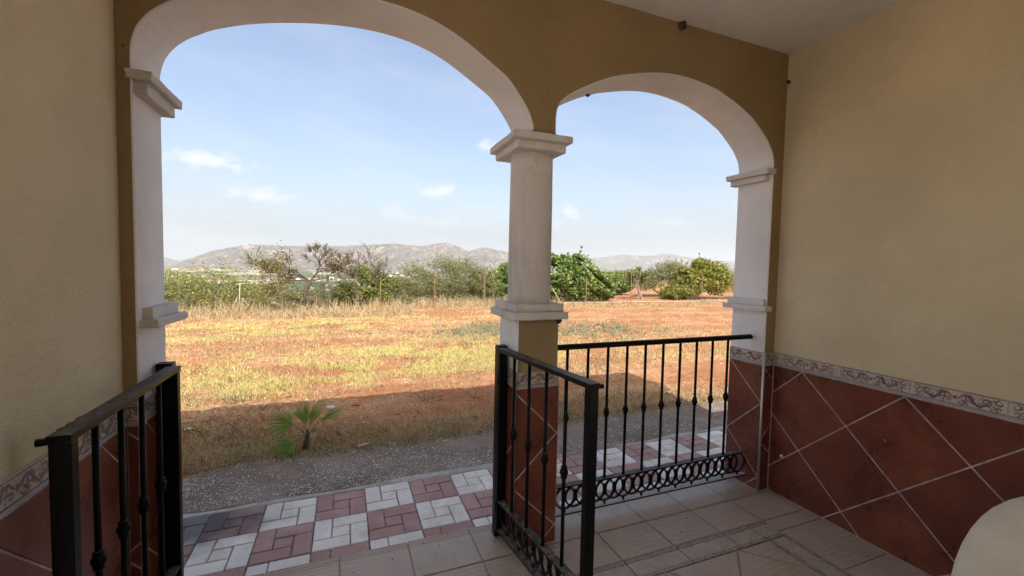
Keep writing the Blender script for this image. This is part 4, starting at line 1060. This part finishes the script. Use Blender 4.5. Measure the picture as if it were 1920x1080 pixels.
# ================================================================== YOUNG FAN PALM
pz = ZG-.02
palm = thing('fan_palm', 'young green fan palm growing from the edge of the pebble path', 'palm', (-.587, 2.17, pz))
tp = MB(); tp.tube([(0, 0, -.02), (-.005, 0, .03), (.0, 0, .075), (.008, 0, .13), (.012, 0, .19)], [.030, .034, .026, .018, .010], 9)
build(tp, 'trunk', 'palm fibre', palm, smooth=True)
fb = MB()
for k in range(26):
    a = random.random()*6.283; z_ = random.uniform(.0, .11); rr = .026; l = random.uniform(.02, .05)
    p_ = Vector((rr*math.cos(a), rr*math.sin(a), z_)); q = p_+Vector((math.cos(a)*l*.5, math.sin(a)*l*.5, l*.5)); s_ = Vector((-math.sin(a), math.cos(a), 0))*.005
    fb.add([p_-s_, p_+s_, q], [(0, 1, 2)])
build(fb, 'fibre_sheath', 'palm fibre', palm)
def frond(hub, direction, normal, radius, spread, n, droop=.12, mat='palm leaf', base=(.008, 0, .13)):
    hub = Vector(hub); d = Vector(direction).normalized(); nn = Vector(normal).normalized(); nn = (nn-d*nn.dot(d)).normalized(); s_ = nn.cross(d)
    bs = Vector(base); md = (bs+hub)/2+Vector((0, 0, .012))
    fr = build(MB().tube([bs, md, hub], [.0055, .0045, .0035], 6), 'petiole', 'petiole', palm, smooth=True)
    mb = MB()
    for k in range(n):
        t = (k+.5)/n*2-1; a = t*spread+random.gauss(0, .012); ln = radius*(1-.25*abs(t)**1.6)*random.uniform(.88, 1.05)
        dk = d*math.cos(a)+s_*math.sin(a); side = (s_*math.cos(a)-d*math.sin(a)); w_ = spread/n
        bend = droop*random.uniform(.7, 1.5); o = len(mb.v); st = ((.05, .05, .3), (.40, .48, 1.0), (.64, .47, .9), (.84, .28, .6), (1.0, .03, .1))
        for (fr_, hw_, ridge_) in st:
            c_ = hub+dk*ln*fr_-Vector((0, 0, 1))*bend*ln*fr_**2.4-nn*droop*.35*ln*fr_**2
            wv = side*ln*w_*hw_*.98; rg = nn*(ln*w_*hw_*.55)
            mb.v += [tuple(c_-wv-rg), tuple(c_+rg), tuple(c_+wv-rg)]
        for q in range(len(st)-1):
            for c2 in range(2): mb.f.append((o+q*3+c2, o+q*3+c2+1, o+(q+1)*3+c2+1, o+(q+1)*3+c2)); mb.mi.append(0)
    build(mb, 'fan', mat, fr)
frond((-.105, -.01, .262), (-.85, -.05, .30), (.20, -.85, .45), .240, 1.05, 20, .16)
frond((-.008, .0, .245), (-.10, .05, 1), (-.1, -.95, .1), .25, .66, 18, .05)
frond((.018, -.01, .225), (.42, .05, .88), (-.35, -.86, .3), .31, .30, 11, .03)
frond((.105, .02, .255), (.90, .12, .42), (.05, -.75, .60), .255, .36, 13, .07)
frond((-.10, -.05, .115), (-.72, -.25, -.30), (-.25, -.75, .62), .235, 1.15, 22, .20)
frond((-.10, -.03, .165), (-.6, -.1, .25), (0, -.8, .5), .055, .9, 8, .2, 'palm leaf yellow')
frond((.05, .04, .16), (.5, .3, .5), (-.3, -.7, .5), .10, .5, 9, .3, 'palm leaf yellow')

# ================================================================== TREES AND BUSHES
def leaf_quads(P, size, flat=0.0, aspect=.5):
    N = len(P); d = rng.normal(size=(N, 3)); d[:, 2] *= .8; d /= np.linalg.norm(d, axis=1)[:, None]
    e = rng.normal(size=(N, 3)); e -= d*(e*d).sum(1)[:, None]; e /= np.linalg.norm(e, axis=1)[:, None]
    s = size*rng.uniform(.6, 1.3, N)[:, None]
    a = d*s; c = e*s*aspect
    return np.stack([P-a, P-a*.1+c, P+a, P-a*.1-c], 1)
def crown_points(lobes, n, shell=.55, seed=0, gap=.40, gs=1.6):
    """points through the volume of several lobes (cx,cy,cz,rx,ry,rz), denser towards their skin, with clumps and gaps"""
    w = np.array([l[3]*l[4]*l[5] for l in lobes])**.67; w /= w.sum(); out = []
    for l, q in zip(lobes, w):
        m = int(n*q*2.2)+10
        d = rng.normal(size=(m, 3)); d /= np.linalg.norm(d, axis=1)[:, None]
        r_ = (shell+(1-shell)*rng.random(m))**.8*(1+.20*rng.normal(size=m)*.5)
        out.append(np.array(l[:3])+d*r_[:, None]*np.array(l[3:]))
    P = np.concatenate(out)
    cl_ = fbm(P[:, 0]*gs+3.1*P[:, 2], P[:, 1]*gs+2.3*P[:, 2]+seed, 200+seed, 3)
    P = P[cl_ > gap]; P = P[P[:, 2] > .05]
    return P[rng.permutation(len(P))[:n]]
def limbs(mb, base, lobes, r0_, mi=0):
    for l in lobes:
        tip = Vector(l[:3])+Vector((0, 0, l[5]*.3)); b_ = Vector(base); mid = b_.lerp(tip, .5)+Vector((random.uniform(-.1, .1), random.uniform(-.1, .1), random.uniform(-.05, .1)))
        mb.tube([b_, b_.lerp(mid, .5)+Vector((random.uniform(-.04, .04), 0, .03)), mid, tip], [r0_, r0_*.75, r0_*.5, r0_*.15], 6, mi)
        for k in range(5):
            d = Vector((random.uniform(-1, 1)*l[3], random.uniform(-1, 1)*l[4], random.uniform(-.3, 1)*l[5]))*.9
            mb.tube([mid.lerp(tip, random.random()), Vector(l[:3])+d*.5+Vector((0, 0, .05)), Vector(l[:3])+d], [r0_*.3, r0_*.2, r0_*.07], 4, mi)
def bush(name, label, cat, x_, y_, lobes, n, leafm, size, aspect=.45, barkm='grey bark', group=None, seed=1, gap=.40, r0_=.06, sprays=0, rot=0):
    z_ = float(ground_z(x_, y_)); t = thing(name, label, cat, (x_, y_, z_-.05), rot, group)
    mb = MB(); limbs(mb, (0, 0, 0), lobes, r0_); build(mb, 'trunk', barkm, t, smooth=True)
    P = crown_points(lobes, n, .45, seed, gap)
    Q = leaf_quads(P, size, 0, aspect)
    if sprays:       # shoots standing out of the crown
        ex = []
        for k in range(sprays):
            l = lobes[random.randrange(len(lobes))]; a = random.random()*6.283; e = random.uniform(.2, 1.3)
            d = np.array([math.cos(a)*math.cos(e), math.sin(a)*math.cos(e), math.sin(e)]); st = np.array(l[:3])+d*np.array(l[3:])*.85
            up_ = d*.6+np.array([0, 0, .7]); L_ = random.uniform(.15, .45)
            tt = rng.random(14)[:, None]; ex.append(st+up_*L_*tt+rng.normal(0, .025, (14, 3)))
        Q = np.concatenate([Q, leaf_quads(np.concatenate(ex), size*.9, 0, aspect)])
    link('crown', arrmesh('crown', Q, 4, leafm), t)
    return t
GB = 'bushes and trees along the far edge of the field'
# left olive bush behind the jamb
bush('olive_bush', 'spreading olive-green bush beside the left jamb at the field edge', 'bush', -4.9, 16.6, [(-1.0, 0, .85, 1.1, .9, .9), (.2, -.1, 1.0, 1.15, .9, .95), (1.2, .1, .65, .9, .8, .7), (-2.2, .2, .8, 1.2, .9, .9)], 17000, 'olive leaf light', .050, .32, 'grey bark', GB, 3, .36, .05, 22)
bush('low_bush', 'low green bush between the braced fence post and the leaning almond tree', 'bush', -2.2, 17.6, [(-.5, 0, .55, .95, .7, .42), (.6, .1, .6, .9, .7, .45)], 7000, 'olive leaf', .045, .35, 'grey bark', GB, 5, .38, .04, 20)
bush('carob_bush', 'bright green bush growing behind the leaning almond tree', 'bush', .72, 16.9, [(-.3, 0, 1.05, .85, .7, .95), (.5, .1, .9, .75, .7, .85), (-.9, 0, .55, .7, .6, .6)], 11500, 'carob leaf', .055, .5, 'dark bark', GB, 7, .40, .06, 25)
bush('olive_bush', 'tall bushy olive with upright shoots left of the column', 'bush', 4.05, 16.6, [(-1.3, .1, 1.1, 1.0, .8, .9), (-.3, 0, 1.25, .95, .8, 1.05), (.75, .1, 1.2, 1.0, .8, 1.05), (1.6, .1, .95, .9, .8, .9), (-2.0, .1, .75, .8, .7, .7)], 23000, 'olive leaf', .050, .30, 'grey bark', GB, 11, .38, .07, 60)
bush('fig_tree', 'small dark fig tree half hidden behind the column', 'tree', 6.75, 17.2, [(-.2, 0, 1.0, .8, .8, .8), (.5, 0, 1.3, .8, .8, .85), (-.6, .1, .7, .5, .5, .5)], 4800, 'fig leaf', .095, .75, 'grey bark', GB, 13, .40, .07)
bush('fig_tree', 'large leafy fig tree immediately right of the column', 'tree', 9.0, 16.6, [(-.8, 0, 1.55, .9, .9, 1.0), (.3, 0, 1.45, .9, .9, .95), (-.3, .1, .8, 1.2, .9, .7), (-1.4, .1, 1.2, .8, .8, .95), (-.2, .1, 2.2, .45, .5, .4), (.8, 0, 2.0, .4, .4, .4)], 15000, 'fig leaf', .078, .75, 'grey bark', GB, 17, .40, .08, 12)
bush('fig_tree', 'leafy fig tree sloping down towards the gap in the orchard', 'tree', 11.2, 16.9, [(-.3, 0, 1.25, 1.0, .9, 1.05), (.6, 0, .95, .95, .8, .85), (1.4, .1, .55, .6, .6, .5), (-.9, .1, .7, .8, .8, .6), (-.5, 0, 2.0, .45, .5, .45)], 14000, 'fig leaf', .078, .75, 'grey bark', GB, 19, .40, .08, 10)
bush('orchard_tree', 'small round orchard tree in the gap seen through the narrow arch', 'tree', 24.8, 33.5, [(-.6, 0, .95, 1.0, 1, .55), (.6, 0, 1.05, 1.0, 1, .6), (-1.5, .3, .8, .8, .8, .45)], 6500, 'carob leaf', .075, .5, 'dark bark', GB, 23, .40, .09)
bush('orchard_tree', 'low bright orchard tree filling the gap beside the sloping fig', 'tree', 15.6, 21.5, [(-.5, 0, .75, .9, .8, .62), (.5, 0, .85, .9, .8, .62), (1.3, .1, .7, .8, .8, .55)], 7000, 'fig leaf', .085, .7, 'grey bark', GB, 43, .40, .07)
bush('orchard_tree', 'dark orchard tree behind the grey forked trunk', 'tree', 28.2, 34.5, [(-.7, 0, 1.1, 1.2, 1, .65), (.8, 0, 1.0, 1.1, 1, .6), (2.0, 0, 1.1, 1.0, 1, .6)], 6500, 'olive leaf', .07, .4, 'dark bark', GB, 29, .40, .09)
bush('olive_tree', 'grey-green olive tree leaning over the grey forked trunk', 'tree', 18.5, 19.2, [(-.9, 0, 1.25, .95, .8, .65), (.2, 0, 1.6, 1.05, .9, .75), (1.0, .2, 1.55, .9, .9, .75), (-1.5, 0, .85, .7, .6, .45)], 11000, 'olive leaf', .055, .32, 'grey bark', GB, 31, .40, .08, 18)
bush('fig_tree', 'yellowing fig tree beside the right jamb', 'tree', 19.1, 17.3, [(-.4, 0, 1.1, 1.0, .9, .8), (.6, 0, 1.45, 1.0, .9, .9), (-1.1, 0, .6, .9, .8, .5), (1.6, .1, 1.3, 1.0, .9, 1.0), (.3, 0, 2.1, .5, .5, .4), (-1.0, .1, 1.5, .4, .5, .4), (-1.9, 0, .45, .6, .6, .4)], 14000, 'fig leaf yellow', .068, .7, 'grey bark', GB, 37, .42, .08, 26)
# trees outside the first view but along the same row
bush('olive_bush', 'bushy olive further along the field edge, hidden by the side wall', 'bush', 23.5, 17.0, [(-1, 0, 1.2, 1.2, 1, .9), (.4, 0, 1.3, 1.2, 1, 1.0)], 5000, 'olive leaf', .06, .35, 'grey bark', GB, 41, .40, .07)

# branch generator for the bare and leaning trees
def grow(mb, tips, p, d, length, r_, depth, spread=.6, up=.1, n=5, kids=(2, 3), shrink=.72):
    pts = [p]; rr = [r_]; q = p.copy(); dd = d.copy(); k = 3 if depth > 1 else 2
    for i in range(k):
        dd = (dd+Vector((random.gauss(0, .16), random.gauss(0, .16), random.gauss(0, .12)+up*.3))).normalized(); q = q+dd*length/k
        pts.append(q.copy()); rr.append(r_*(1-.35*(i+1)/k))
        if depth <= 2: tips.append((q.copy(), depth))
    mb.tube(pts, [max(q_, .0085) for q_ in rr], n if depth > 2 else 3, 0, False)
    if depth <= 0: return
    for i in range(random.randint(*kids)):
        e = (dd+Vector((random.gauss(0, spread), random.gauss(0, spread), random.gauss(0, spread*.8)+up))).normalized()
        s_ = pts[-1] if i == 0 else pts[random.randint(1, len(pts)-1)]
        grow(mb, tips, s_, e, length*shrink*random.uniform(.75, 1.15), rr[-1]*.72, depth-1, spread, up, n, kids, shrink)
def at_ray(az_d, y_):      # a spot on the row y = y_ seen under this compass angle from the porch
    return CAM[0]+(y_-CAM[1])*math.tan(rad(az_d)), y_
# leaning almond tree
ax_, ay_ = at_ray(-1.9, 15.1)
az_ = float(ground_z(ax_, ay_))
alm = thing('almond_tree', 'leaning almond tree with a kinked dark trunk and sparse leaves', 'tree', (ax_, ay_, az_-.08), 0, GB)
mb = MB(); tips = []
k1 = [Vector((0, 0, 0)), Vector((-.12, 0, .22)), Vector((-.40, 0, .42)), Vector((-.74, 0, .50)), Vector((-.79, .02, .62)), Vector((-.70, .02, .88)), Vector((-.60, .02, 1.12))]
mb.tube(k1, [.125, .11, .095, .085, .078, .066, .056], 8)
random.seed(23)
tr_o = build(mb, 'trunk', 'dark bark', alm, smooth=True)
mb = MB(); tl = []
for d, L_ in (((-1, 0, .02), 1.25), ((-.95, .15, .34), 1.2), ((-.75, -.2, .55), .9)): grow(mb, tl, k1[-1].copy(), Vector(d).normalized(), L_*.66, .034, 5, .44, .02, 5, (2, 4), .74)
tr_ = []
for d, L_ in (((.80, 0, .62), 1.05), ((.35, .2, .90), .8), ((1, .1, .35), 1.05)): grow(mb, tr_, k1[-1].copy(), Vector(d).normalized(), L_*.62, .032, 5, .46, .04, 4, (2, 4), .74)
build(mb, 'branches', 'dark bark', alm)
P = np.array([np.array(q)+rng.normal(0, .11, 3) for q, dp in tl for k in range(2)]+[np.array(q)+rng.normal(0, .06, 3) for q, dp in tr_ if random.random() < .25 for k in range(2)])
print('almond tips', len(tl), len(tr_), len(P))
link('crown', arrmesh('crown', leaf_quads(P[:14000], .040, 0, .38), 4, 'almond leaf'), alm)
# the bare twiggy bush right of it
random.seed(5)
bx_, by_ = at_ray(1.6, 16.4)
bz_ = float(ground_z(bx_, by_))
bare = thing('bare_tree', 'leafless twiggy tree standing behind the leaning almond', 'tree', (bx_, by_, bz_-.05), 0, GB)
mb = MB(); tb = []
for d in ((-.35, 0, .9), (.25, .1, .95), (-.85, .1, .65), (.75, 0, .7), (0, -.2, 1), (.5, .1, .9), (-.6, 0, .9)): grow(mb, tb, Vector((random.uniform(-.15, .15), 0, .45)), Vector(d).normalized(), .70, .042, 5, .33, .12, 4, (2, 3), .76)
mb.tube([(0, 0, 0), (0, 0, .4)], [.09, .06], 7)
build(mb, 'trunk', 'twig', bare)
P = np.array([np.array(q)+rng.normal(0, .05, 3) for q, dp in tb if random.random() < .18])
link('crown', arrmesh('crown', leaf_quads(P, .032, 0, .4), 4, 'olive leaf'), bare)
# grey forked trunk in the orchard gap
random.seed(9)
gx_, gy_ = at_ray(38.3, 17.8)
fk = thing('dead_fig', 'pale grey forked tree trunk leaning in the orchard gap', 'tree', (gx_, gy_, float(ground_z(gx_, gy_))-.05), 0, GB)
mb = MB(); tg = []
mb.tube([(.28, 0, 0), (.12, 0, .35), (-.02, 0, .66), (-.12, 0, .88)], [.10, .08, .065, .05], 7); mb.tube([(.02, .05, 0), (.05, .03, .35), (0, 0, .62)], [.06, .05, .04], 6)
for d in ((-.9, 0, .35), (-.2, 0, 1), (-.7, .1, .7), (.5, 0, .8)): grow(mb, tg, Vector((-.06, 0, .78)), Vector(d).normalized(), .42, .030, 3, .45, .05, 4, (2, 3), .72)
build(mb, 'trunk', 'grey bark', fk)
P = np.array([np.array(q)+rng.normal(0, .07, 3) for q, dp in tg for k in range(14)])
link('crown', arrmesh('crown', leaf_quads(P, .055, 0, .5), 4, 'olive leaf'), fk)

# ================================================================== WIRE FENCE AND PIPE
fn = thing('wire_fence', 'thin wire fence with rusty posts along the field edge', 'fence', (0, 15.3, 0))
def fpost(az_d, h_, lean=0, y_=15.3, mat='rusty iron', r_=.020, bent=0):
    x_, _ = at_ray(az_d, y_); z_ = float(ground_z(x_, y_)); mb = MB()
    pts = [(0, 0, -.1), (lean*.5, 0, h_*.5), (lean, 0, h_)]
    if bent: pts.append((lean+bent, 0, h_+.09))
    mb.tube(pts, r_, 6); build(mb, 'post', mat, fn, (x_, y_-15.3, z_)); return x_, z_+h_
tops = [fpost(-19.5, 1.15), fpost(5.2-.9, 1.15, .02), fpost(11.3, 1.50, -.02), fpost(17.9, 1.58, .02), fpost(31.6, 1.32), fpost(37.4, 1.52, -.03, bent=-.07), fpost(45.8, 1.38, .02), fpost(51, 1.4)]
for hgt in (.35, .75, 1.1):
    mb = MB(); pts = []
    for (x_, zt_) in tops: pts.append((x_, 0, float(ground_z(x_, 15.3))+hgt))
    mb.tube(pts, .0022, 4); build(mb, 'wire', 'rusty iron', fn)
bp_ = thing('braced_post', 'pale braced strainer post in front of the low bush', 'fence post', (*at_ray(-11.2, 15.0), float(ground_z(*at_ray(-11.2, 15.0)))-.03))
mb = MB(); mb.tube([(0, 0, -.1), (.0, 0, .62), (.02, 0, 1.02)], [.020, .018, .015], 7); build(mb, 'post', 'weathered pole', bp_, smooth=True)
for pts in ([(.55, -.1, -.05), (.06, 0, .52)], [(-.28, -.05, -.05), (-.09, 0, .50)], [(-.06, .05, .0), (-.09, 0, .55)]):
    mb = MB(); mb.tube(pts, .012, 6); build(mb, 'brace', 'weathered pole', bp_)
mb = MB(); mb.tube([(-.10, 0, .98), (.16, 0, 1.02)], .010, 6); build(mb, 'crossbar', 'weathered pole', bp_)
br = thing('leaning_pole', 'pale leaning stake at the foot of the fig tree beside the column', 'stake', (*at_ray(27.9, 15.2), float(ground_z(*at_ray(27.9, 15.2)))))
mb = MB(); mb.tube([(.28, 0, -.1), (-.25, .1, .75)], .018, 6); build(mb, 'pole', 'weathered pole', br)
px0, px1 = at_ray(26, 15.6)[0], at_ray(52, 15.6)[0]
pts = [(x_, 15.55+.05*math.sin(x_*.9)+.12*(x_-px0)/8, float(ground_z(x_, 15.6))+.055+.012*math.sin(x_*2)) for x_ in np.linspace(px0, px1, 24)]
mb = MB(); mb.tube(pts, .019, 6); tag(build(mb, 'water_pipe', 'grey pipe', None, smooth=True), 'long pale irrigation pipe lying along the orchard edge', 'pipe')

# ================================================================== VALLEY: houses and trees
def ground_hit(az_d, el_d):
    """where a line of sight at this angle meets the valley floor"""
    a, e = rad(az_d), rad(el_d); t = np.arange(60, 3800, 3.0)
    x_ = CAM[0]+t*math.sin(a); y_ = CAM[1]+t*math.cos(a); z_ = CAM[2]+t*math.tan(e)
    k = np.nonzero(z_ < ground_z(x_, y_))[0]
    if len(k) == 0: return None
    k = k[0]; return float(x_[k]), float(y_[k]), float(ground_z(x_[k], y_[k])), float(t[k])
def far_house(label, az_d, el_d, wdt, dep, hgt, roofm='roof tile clay', wall='house white', rz=0, gable=True, name='farmhouse', nwin=3):
    h_ = ground_hit(az_d, el_d)
    if h_ is None: return
    x_, y_, z_, t_ = h_; s_ = 1.0
    t = thing(name, label, 'house', (x_, y_, z_-.4), rz-rad(az_d), 'white houses scattered over the valley floor')
    build(MB().box(-wdt/2, wdt/2, -dep/2, dep/2, -2, hgt), 'wall', wall, t)
    o_ = .4; mb = MB()
    if gable:
        mb.add([(-wdt/2-o_, -dep/2-o_, hgt-.05), (wdt/2+o_, -dep/2-o_, hgt-.05), (wdt/2+o_, dep/2+o_, hgt-.05), (-wdt/2-o_, dep/2+o_, hgt-.05), (-wdt/2-o_, 0, hgt+dep*.2), (wdt/2+o_, 0, hgt+dep*.2)],
               [(0, 1, 5, 4), (2, 3, 4, 5), (0, 4, 3), (1, 2, 5), (3, 2, 1, 0)])
    else: mb.box(-wdt/2-.2, wdt/2+.2, -dep/2-.2, dep/2+.2, hgt+.003, hgt+.5)
    build(mb, 'roof', roofm, t)
    for k in range(nwin):
        xx = -wdt/2+wdt*(k+.5)/nwin; build(MB().box(xx-.6, xx+.6, -dep/2-.08, -dep/2-.01, hgt*.35, hgt*.75), 'window', 'window dark', t)
far_house('large pale building between the bare tree and the tall olive, widest in the valley', 5.95, -2.35, 20, 14, 8, 'roof pale', 'house white', .35, True, 'farm_building', 5)
far_house('low white wing in front of the large pale building in the valley', 6.9, -2.55, 11, 9, 5, 'roof pale', 'house cream', .2, False, 'farm_building', 3)
hs = [(-11.0, -2.45, 13, 9, 5), (-10.2, -2.4, 10, 8, 4), (-13.2, -2.45, 12, 8, 4), (-8.5, -2.2, 14, 9, 5), (-7.5, -2.9, 8, 7, 6), (-6.5, -1.9, 14, 9, 4.5), (-5.2, -2.1, 12, 9, 4.5), (-4.2, -2.0, 10, 8, 4), (-3.0, -2.2, 11, 8, 4.5), (-1.5, -1.9, 13, 9, 4.5),
      (-14.6, -1.05, 26, 12, 6), (-16.9, -.98, 30, 12, 6), (-13.2, -1.08, 22, 12, 5), (3.6, -1.55, 16, 9, 5), (4.6, -1.35, 18, 10, 5), (5.6, -1.5, 15, 9, 5), (7.0, -1.45, 16, 10, 5), (8.3, -1.35, 18, 10, 5), (3.0, -1.25, 20, 10, 5), (7.8, -1.8, 12, 9, 5), (6.4, -1.15, 22, 12, 5), (17.3, -1.9, 14, 9, 5), (1.0, -1.5, 16, 9, 5), (-9.5, -1.4, 16, 9, 4), (18.2, -1.3, 20, 10, 5)]
wd_ = {0: 'small white farmhouse far off in the valley'}
for k, (a, e, w_, d_, h_) in enumerate(hs):
    far_house('tiny white farmhouse among the trees of the valley', a, e, w_, d_, h_, 'roof tile clay' if k % 3 else 'roof pale', 'house white' if k % 4 else 'house cream', random.uniform(-.5, .5), k % 5 != 0)
# valley trees: one mass of many small crowns
Vt = []
for k in range(2600):
    a = random.uniform(-19, 24) if random.random() < .8 else random.uniform(24, 56)
    e = -1.0-3.2*random.random()**1.25
    h_ = ground_hit(a, e)
    if h_ is None: continue
    x_, y_, z_, t_ = h_
    if t_ < 160 or (a > 22 and t_ < 500): continue
    if fbm(np.array([x_/130.]), np.array([y_/130.]), 300)[0] < .44: continue
    R = random.uniform(2.2, 5.0); Hh = R*random.uniform(.9, 1.5); m = 34
    if random.random() < .10: R *= .35; Hh *= 2.2
    d = rng.normal(size=(m, 3)); d /= np.linalg.norm(d, axis=1)[:, None]
    P = np.array([x_, y_, z_+Hh*.6])+d*np.array([R, R, Hh*.75])*(.5+.5*rng.random((m, 1)))
    Vt.append(leaf_quads(P, R*.42, 0, .7))
Vt = np.concatenate(Vt)
tag(link('valley_trees', arrmesh('valley_trees', Vt, 4, 'far leaf')), 'dark green trees massed over the valley floor', None, None, 'stuff')

# ================================================================== ARMCHAIR
ch = thing('armchair', 'cream upholstered armchair with a rounded back in the near corner', 'armchair', (2.19, -1.295, 0))
def rounded_slab(w, z0, z1, thick, rtop, n=14):
    """upright cushion with a rounded top, padded edges: outline in xz, thickness along y"""
    out = []
    hw = w/2
    ol = [(-hw*.94, z0)]
    for i in range(n+1):
        t = math.pi-math.pi*i/n; e = 2.0/2.4
        cxs = math.copysign(abs(math.cos(t))**e, math.cos(t)); szs = abs(math.sin(t))**e
        ol.append((hw*cxs, z1-rtop+rtop*szs))
    ol.append((hw*.94, z0))
    ol = np.array(ol); c = np.array([0, (z0+z1)/2])
    rings = []
    for k in range(9):
        a = -math.pi/2+math.pi*k/8; s_ = 1-.10*(1-math.cos(a)); rings.append(((ol-c)*np.array([s_, s_])+c, thick/2*math.sin(a)))
    mb = MB(); m = len(ol); v = []
    for R_q, y_ in rings: v += [(q[0], y_, q[1]) for q in R_q]
    f = []
    for k in range(8):
        for i in range(m): f.append((k*m+i, k*m+(i+1) % m, (k+1)*m+(i+1) % m, (k+1)*m+i))
    f.append(tuple(range(m))[::-1]); f.append(tuple(range(8*m, 9*m)))
    return mb.add(v, f)
o = build(rounded_slab(.86, .20, .628, .17, .34), 'backrest', 'cream fabric', ch, smooth=True)
o = build(MB().box(-.26, .26, -.60, -.09, .28, .42, 0, .05), 'seat', 'cream fabric', ch); autosmooth(o, 60)
for sg in (-1, 1):
    xa, xb = sorted((sg*.26, sg*.34)); o = build(MB().box(xa, xb, -.60, -.05, .18, .46, 0, .05), 'armrest', 'cream fabric', ch); autosmooth(o, 60)
build(MB().box(-.30, .30, -.58, .02, .14, .28, 0, .01), 'base', 'cream fabric', ch)
for sx_ in (-.28, .28):
    for sy_ in (-.54, -.02): build(MB().lathe([(.016, 0.0005), (.022, .14)], 10, 0, (sx_, sy_, 0)), 'leg', 'chair wood', ch)

# crumbs of dry leaf and grit on the porch floor
N = 90
X = rng.uniform(-.9, 2.4, N); Y = rng.uniform(-.75, .25, N)
a_ = rng.random(N)*6.283; l_ = rng.uniform(.003, .009, N)*rng.random(N)**.4; w_ = l_*rng.uniform(.25, .6, N)
C0 = np.stack([X, Y, np.full(N, .0035)], -1); D1 = np.stack([np.cos(a_)*l_, np.sin(a_)*l_, 0*a_], -1); D2 = np.stack([-np.sin(a_)*w_, np.cos(a_)*w_, 0*a_+.002], -1)
tag(link('floor_litter', arrmesh('floor_litter', np.stack([C0-D1, C0+D2, C0+D1, C0-D2], 1), 4, 'palm fibre')), 'crumbs of dry leaf scattered on the porch floor', None, None, 'stuff')

# ================================================================== AIR
hzb = build(MB().box(-9600, 9600, -9600, 9600, -80, 420), 'haze', 'house white')
hm = bpy.data.materials.new('haze'); hm.use_nodes = True; ht = hm.node_tree; ht.nodes.clear()
ho = ht.nodes.new('ShaderNodeOutputMaterial'); pv = ht.nodes.new('ShaderNodeVolumePrincipled')
pv.inputs['Color'].default_value = (.86, .92, 1, 1); pv.inputs['Density'].default_value = 1.15e-4; pv.inputs['Anisotropy'].default_value = .2
ht.links.new(pv.outputs[0], ho.inputs['Volume']); hzb.data.materials.clear(); hzb.data.materials.append(hm)
hzb['kind'] = 'stuff'; hzb['label'] = 'pale summer haze over the valley'
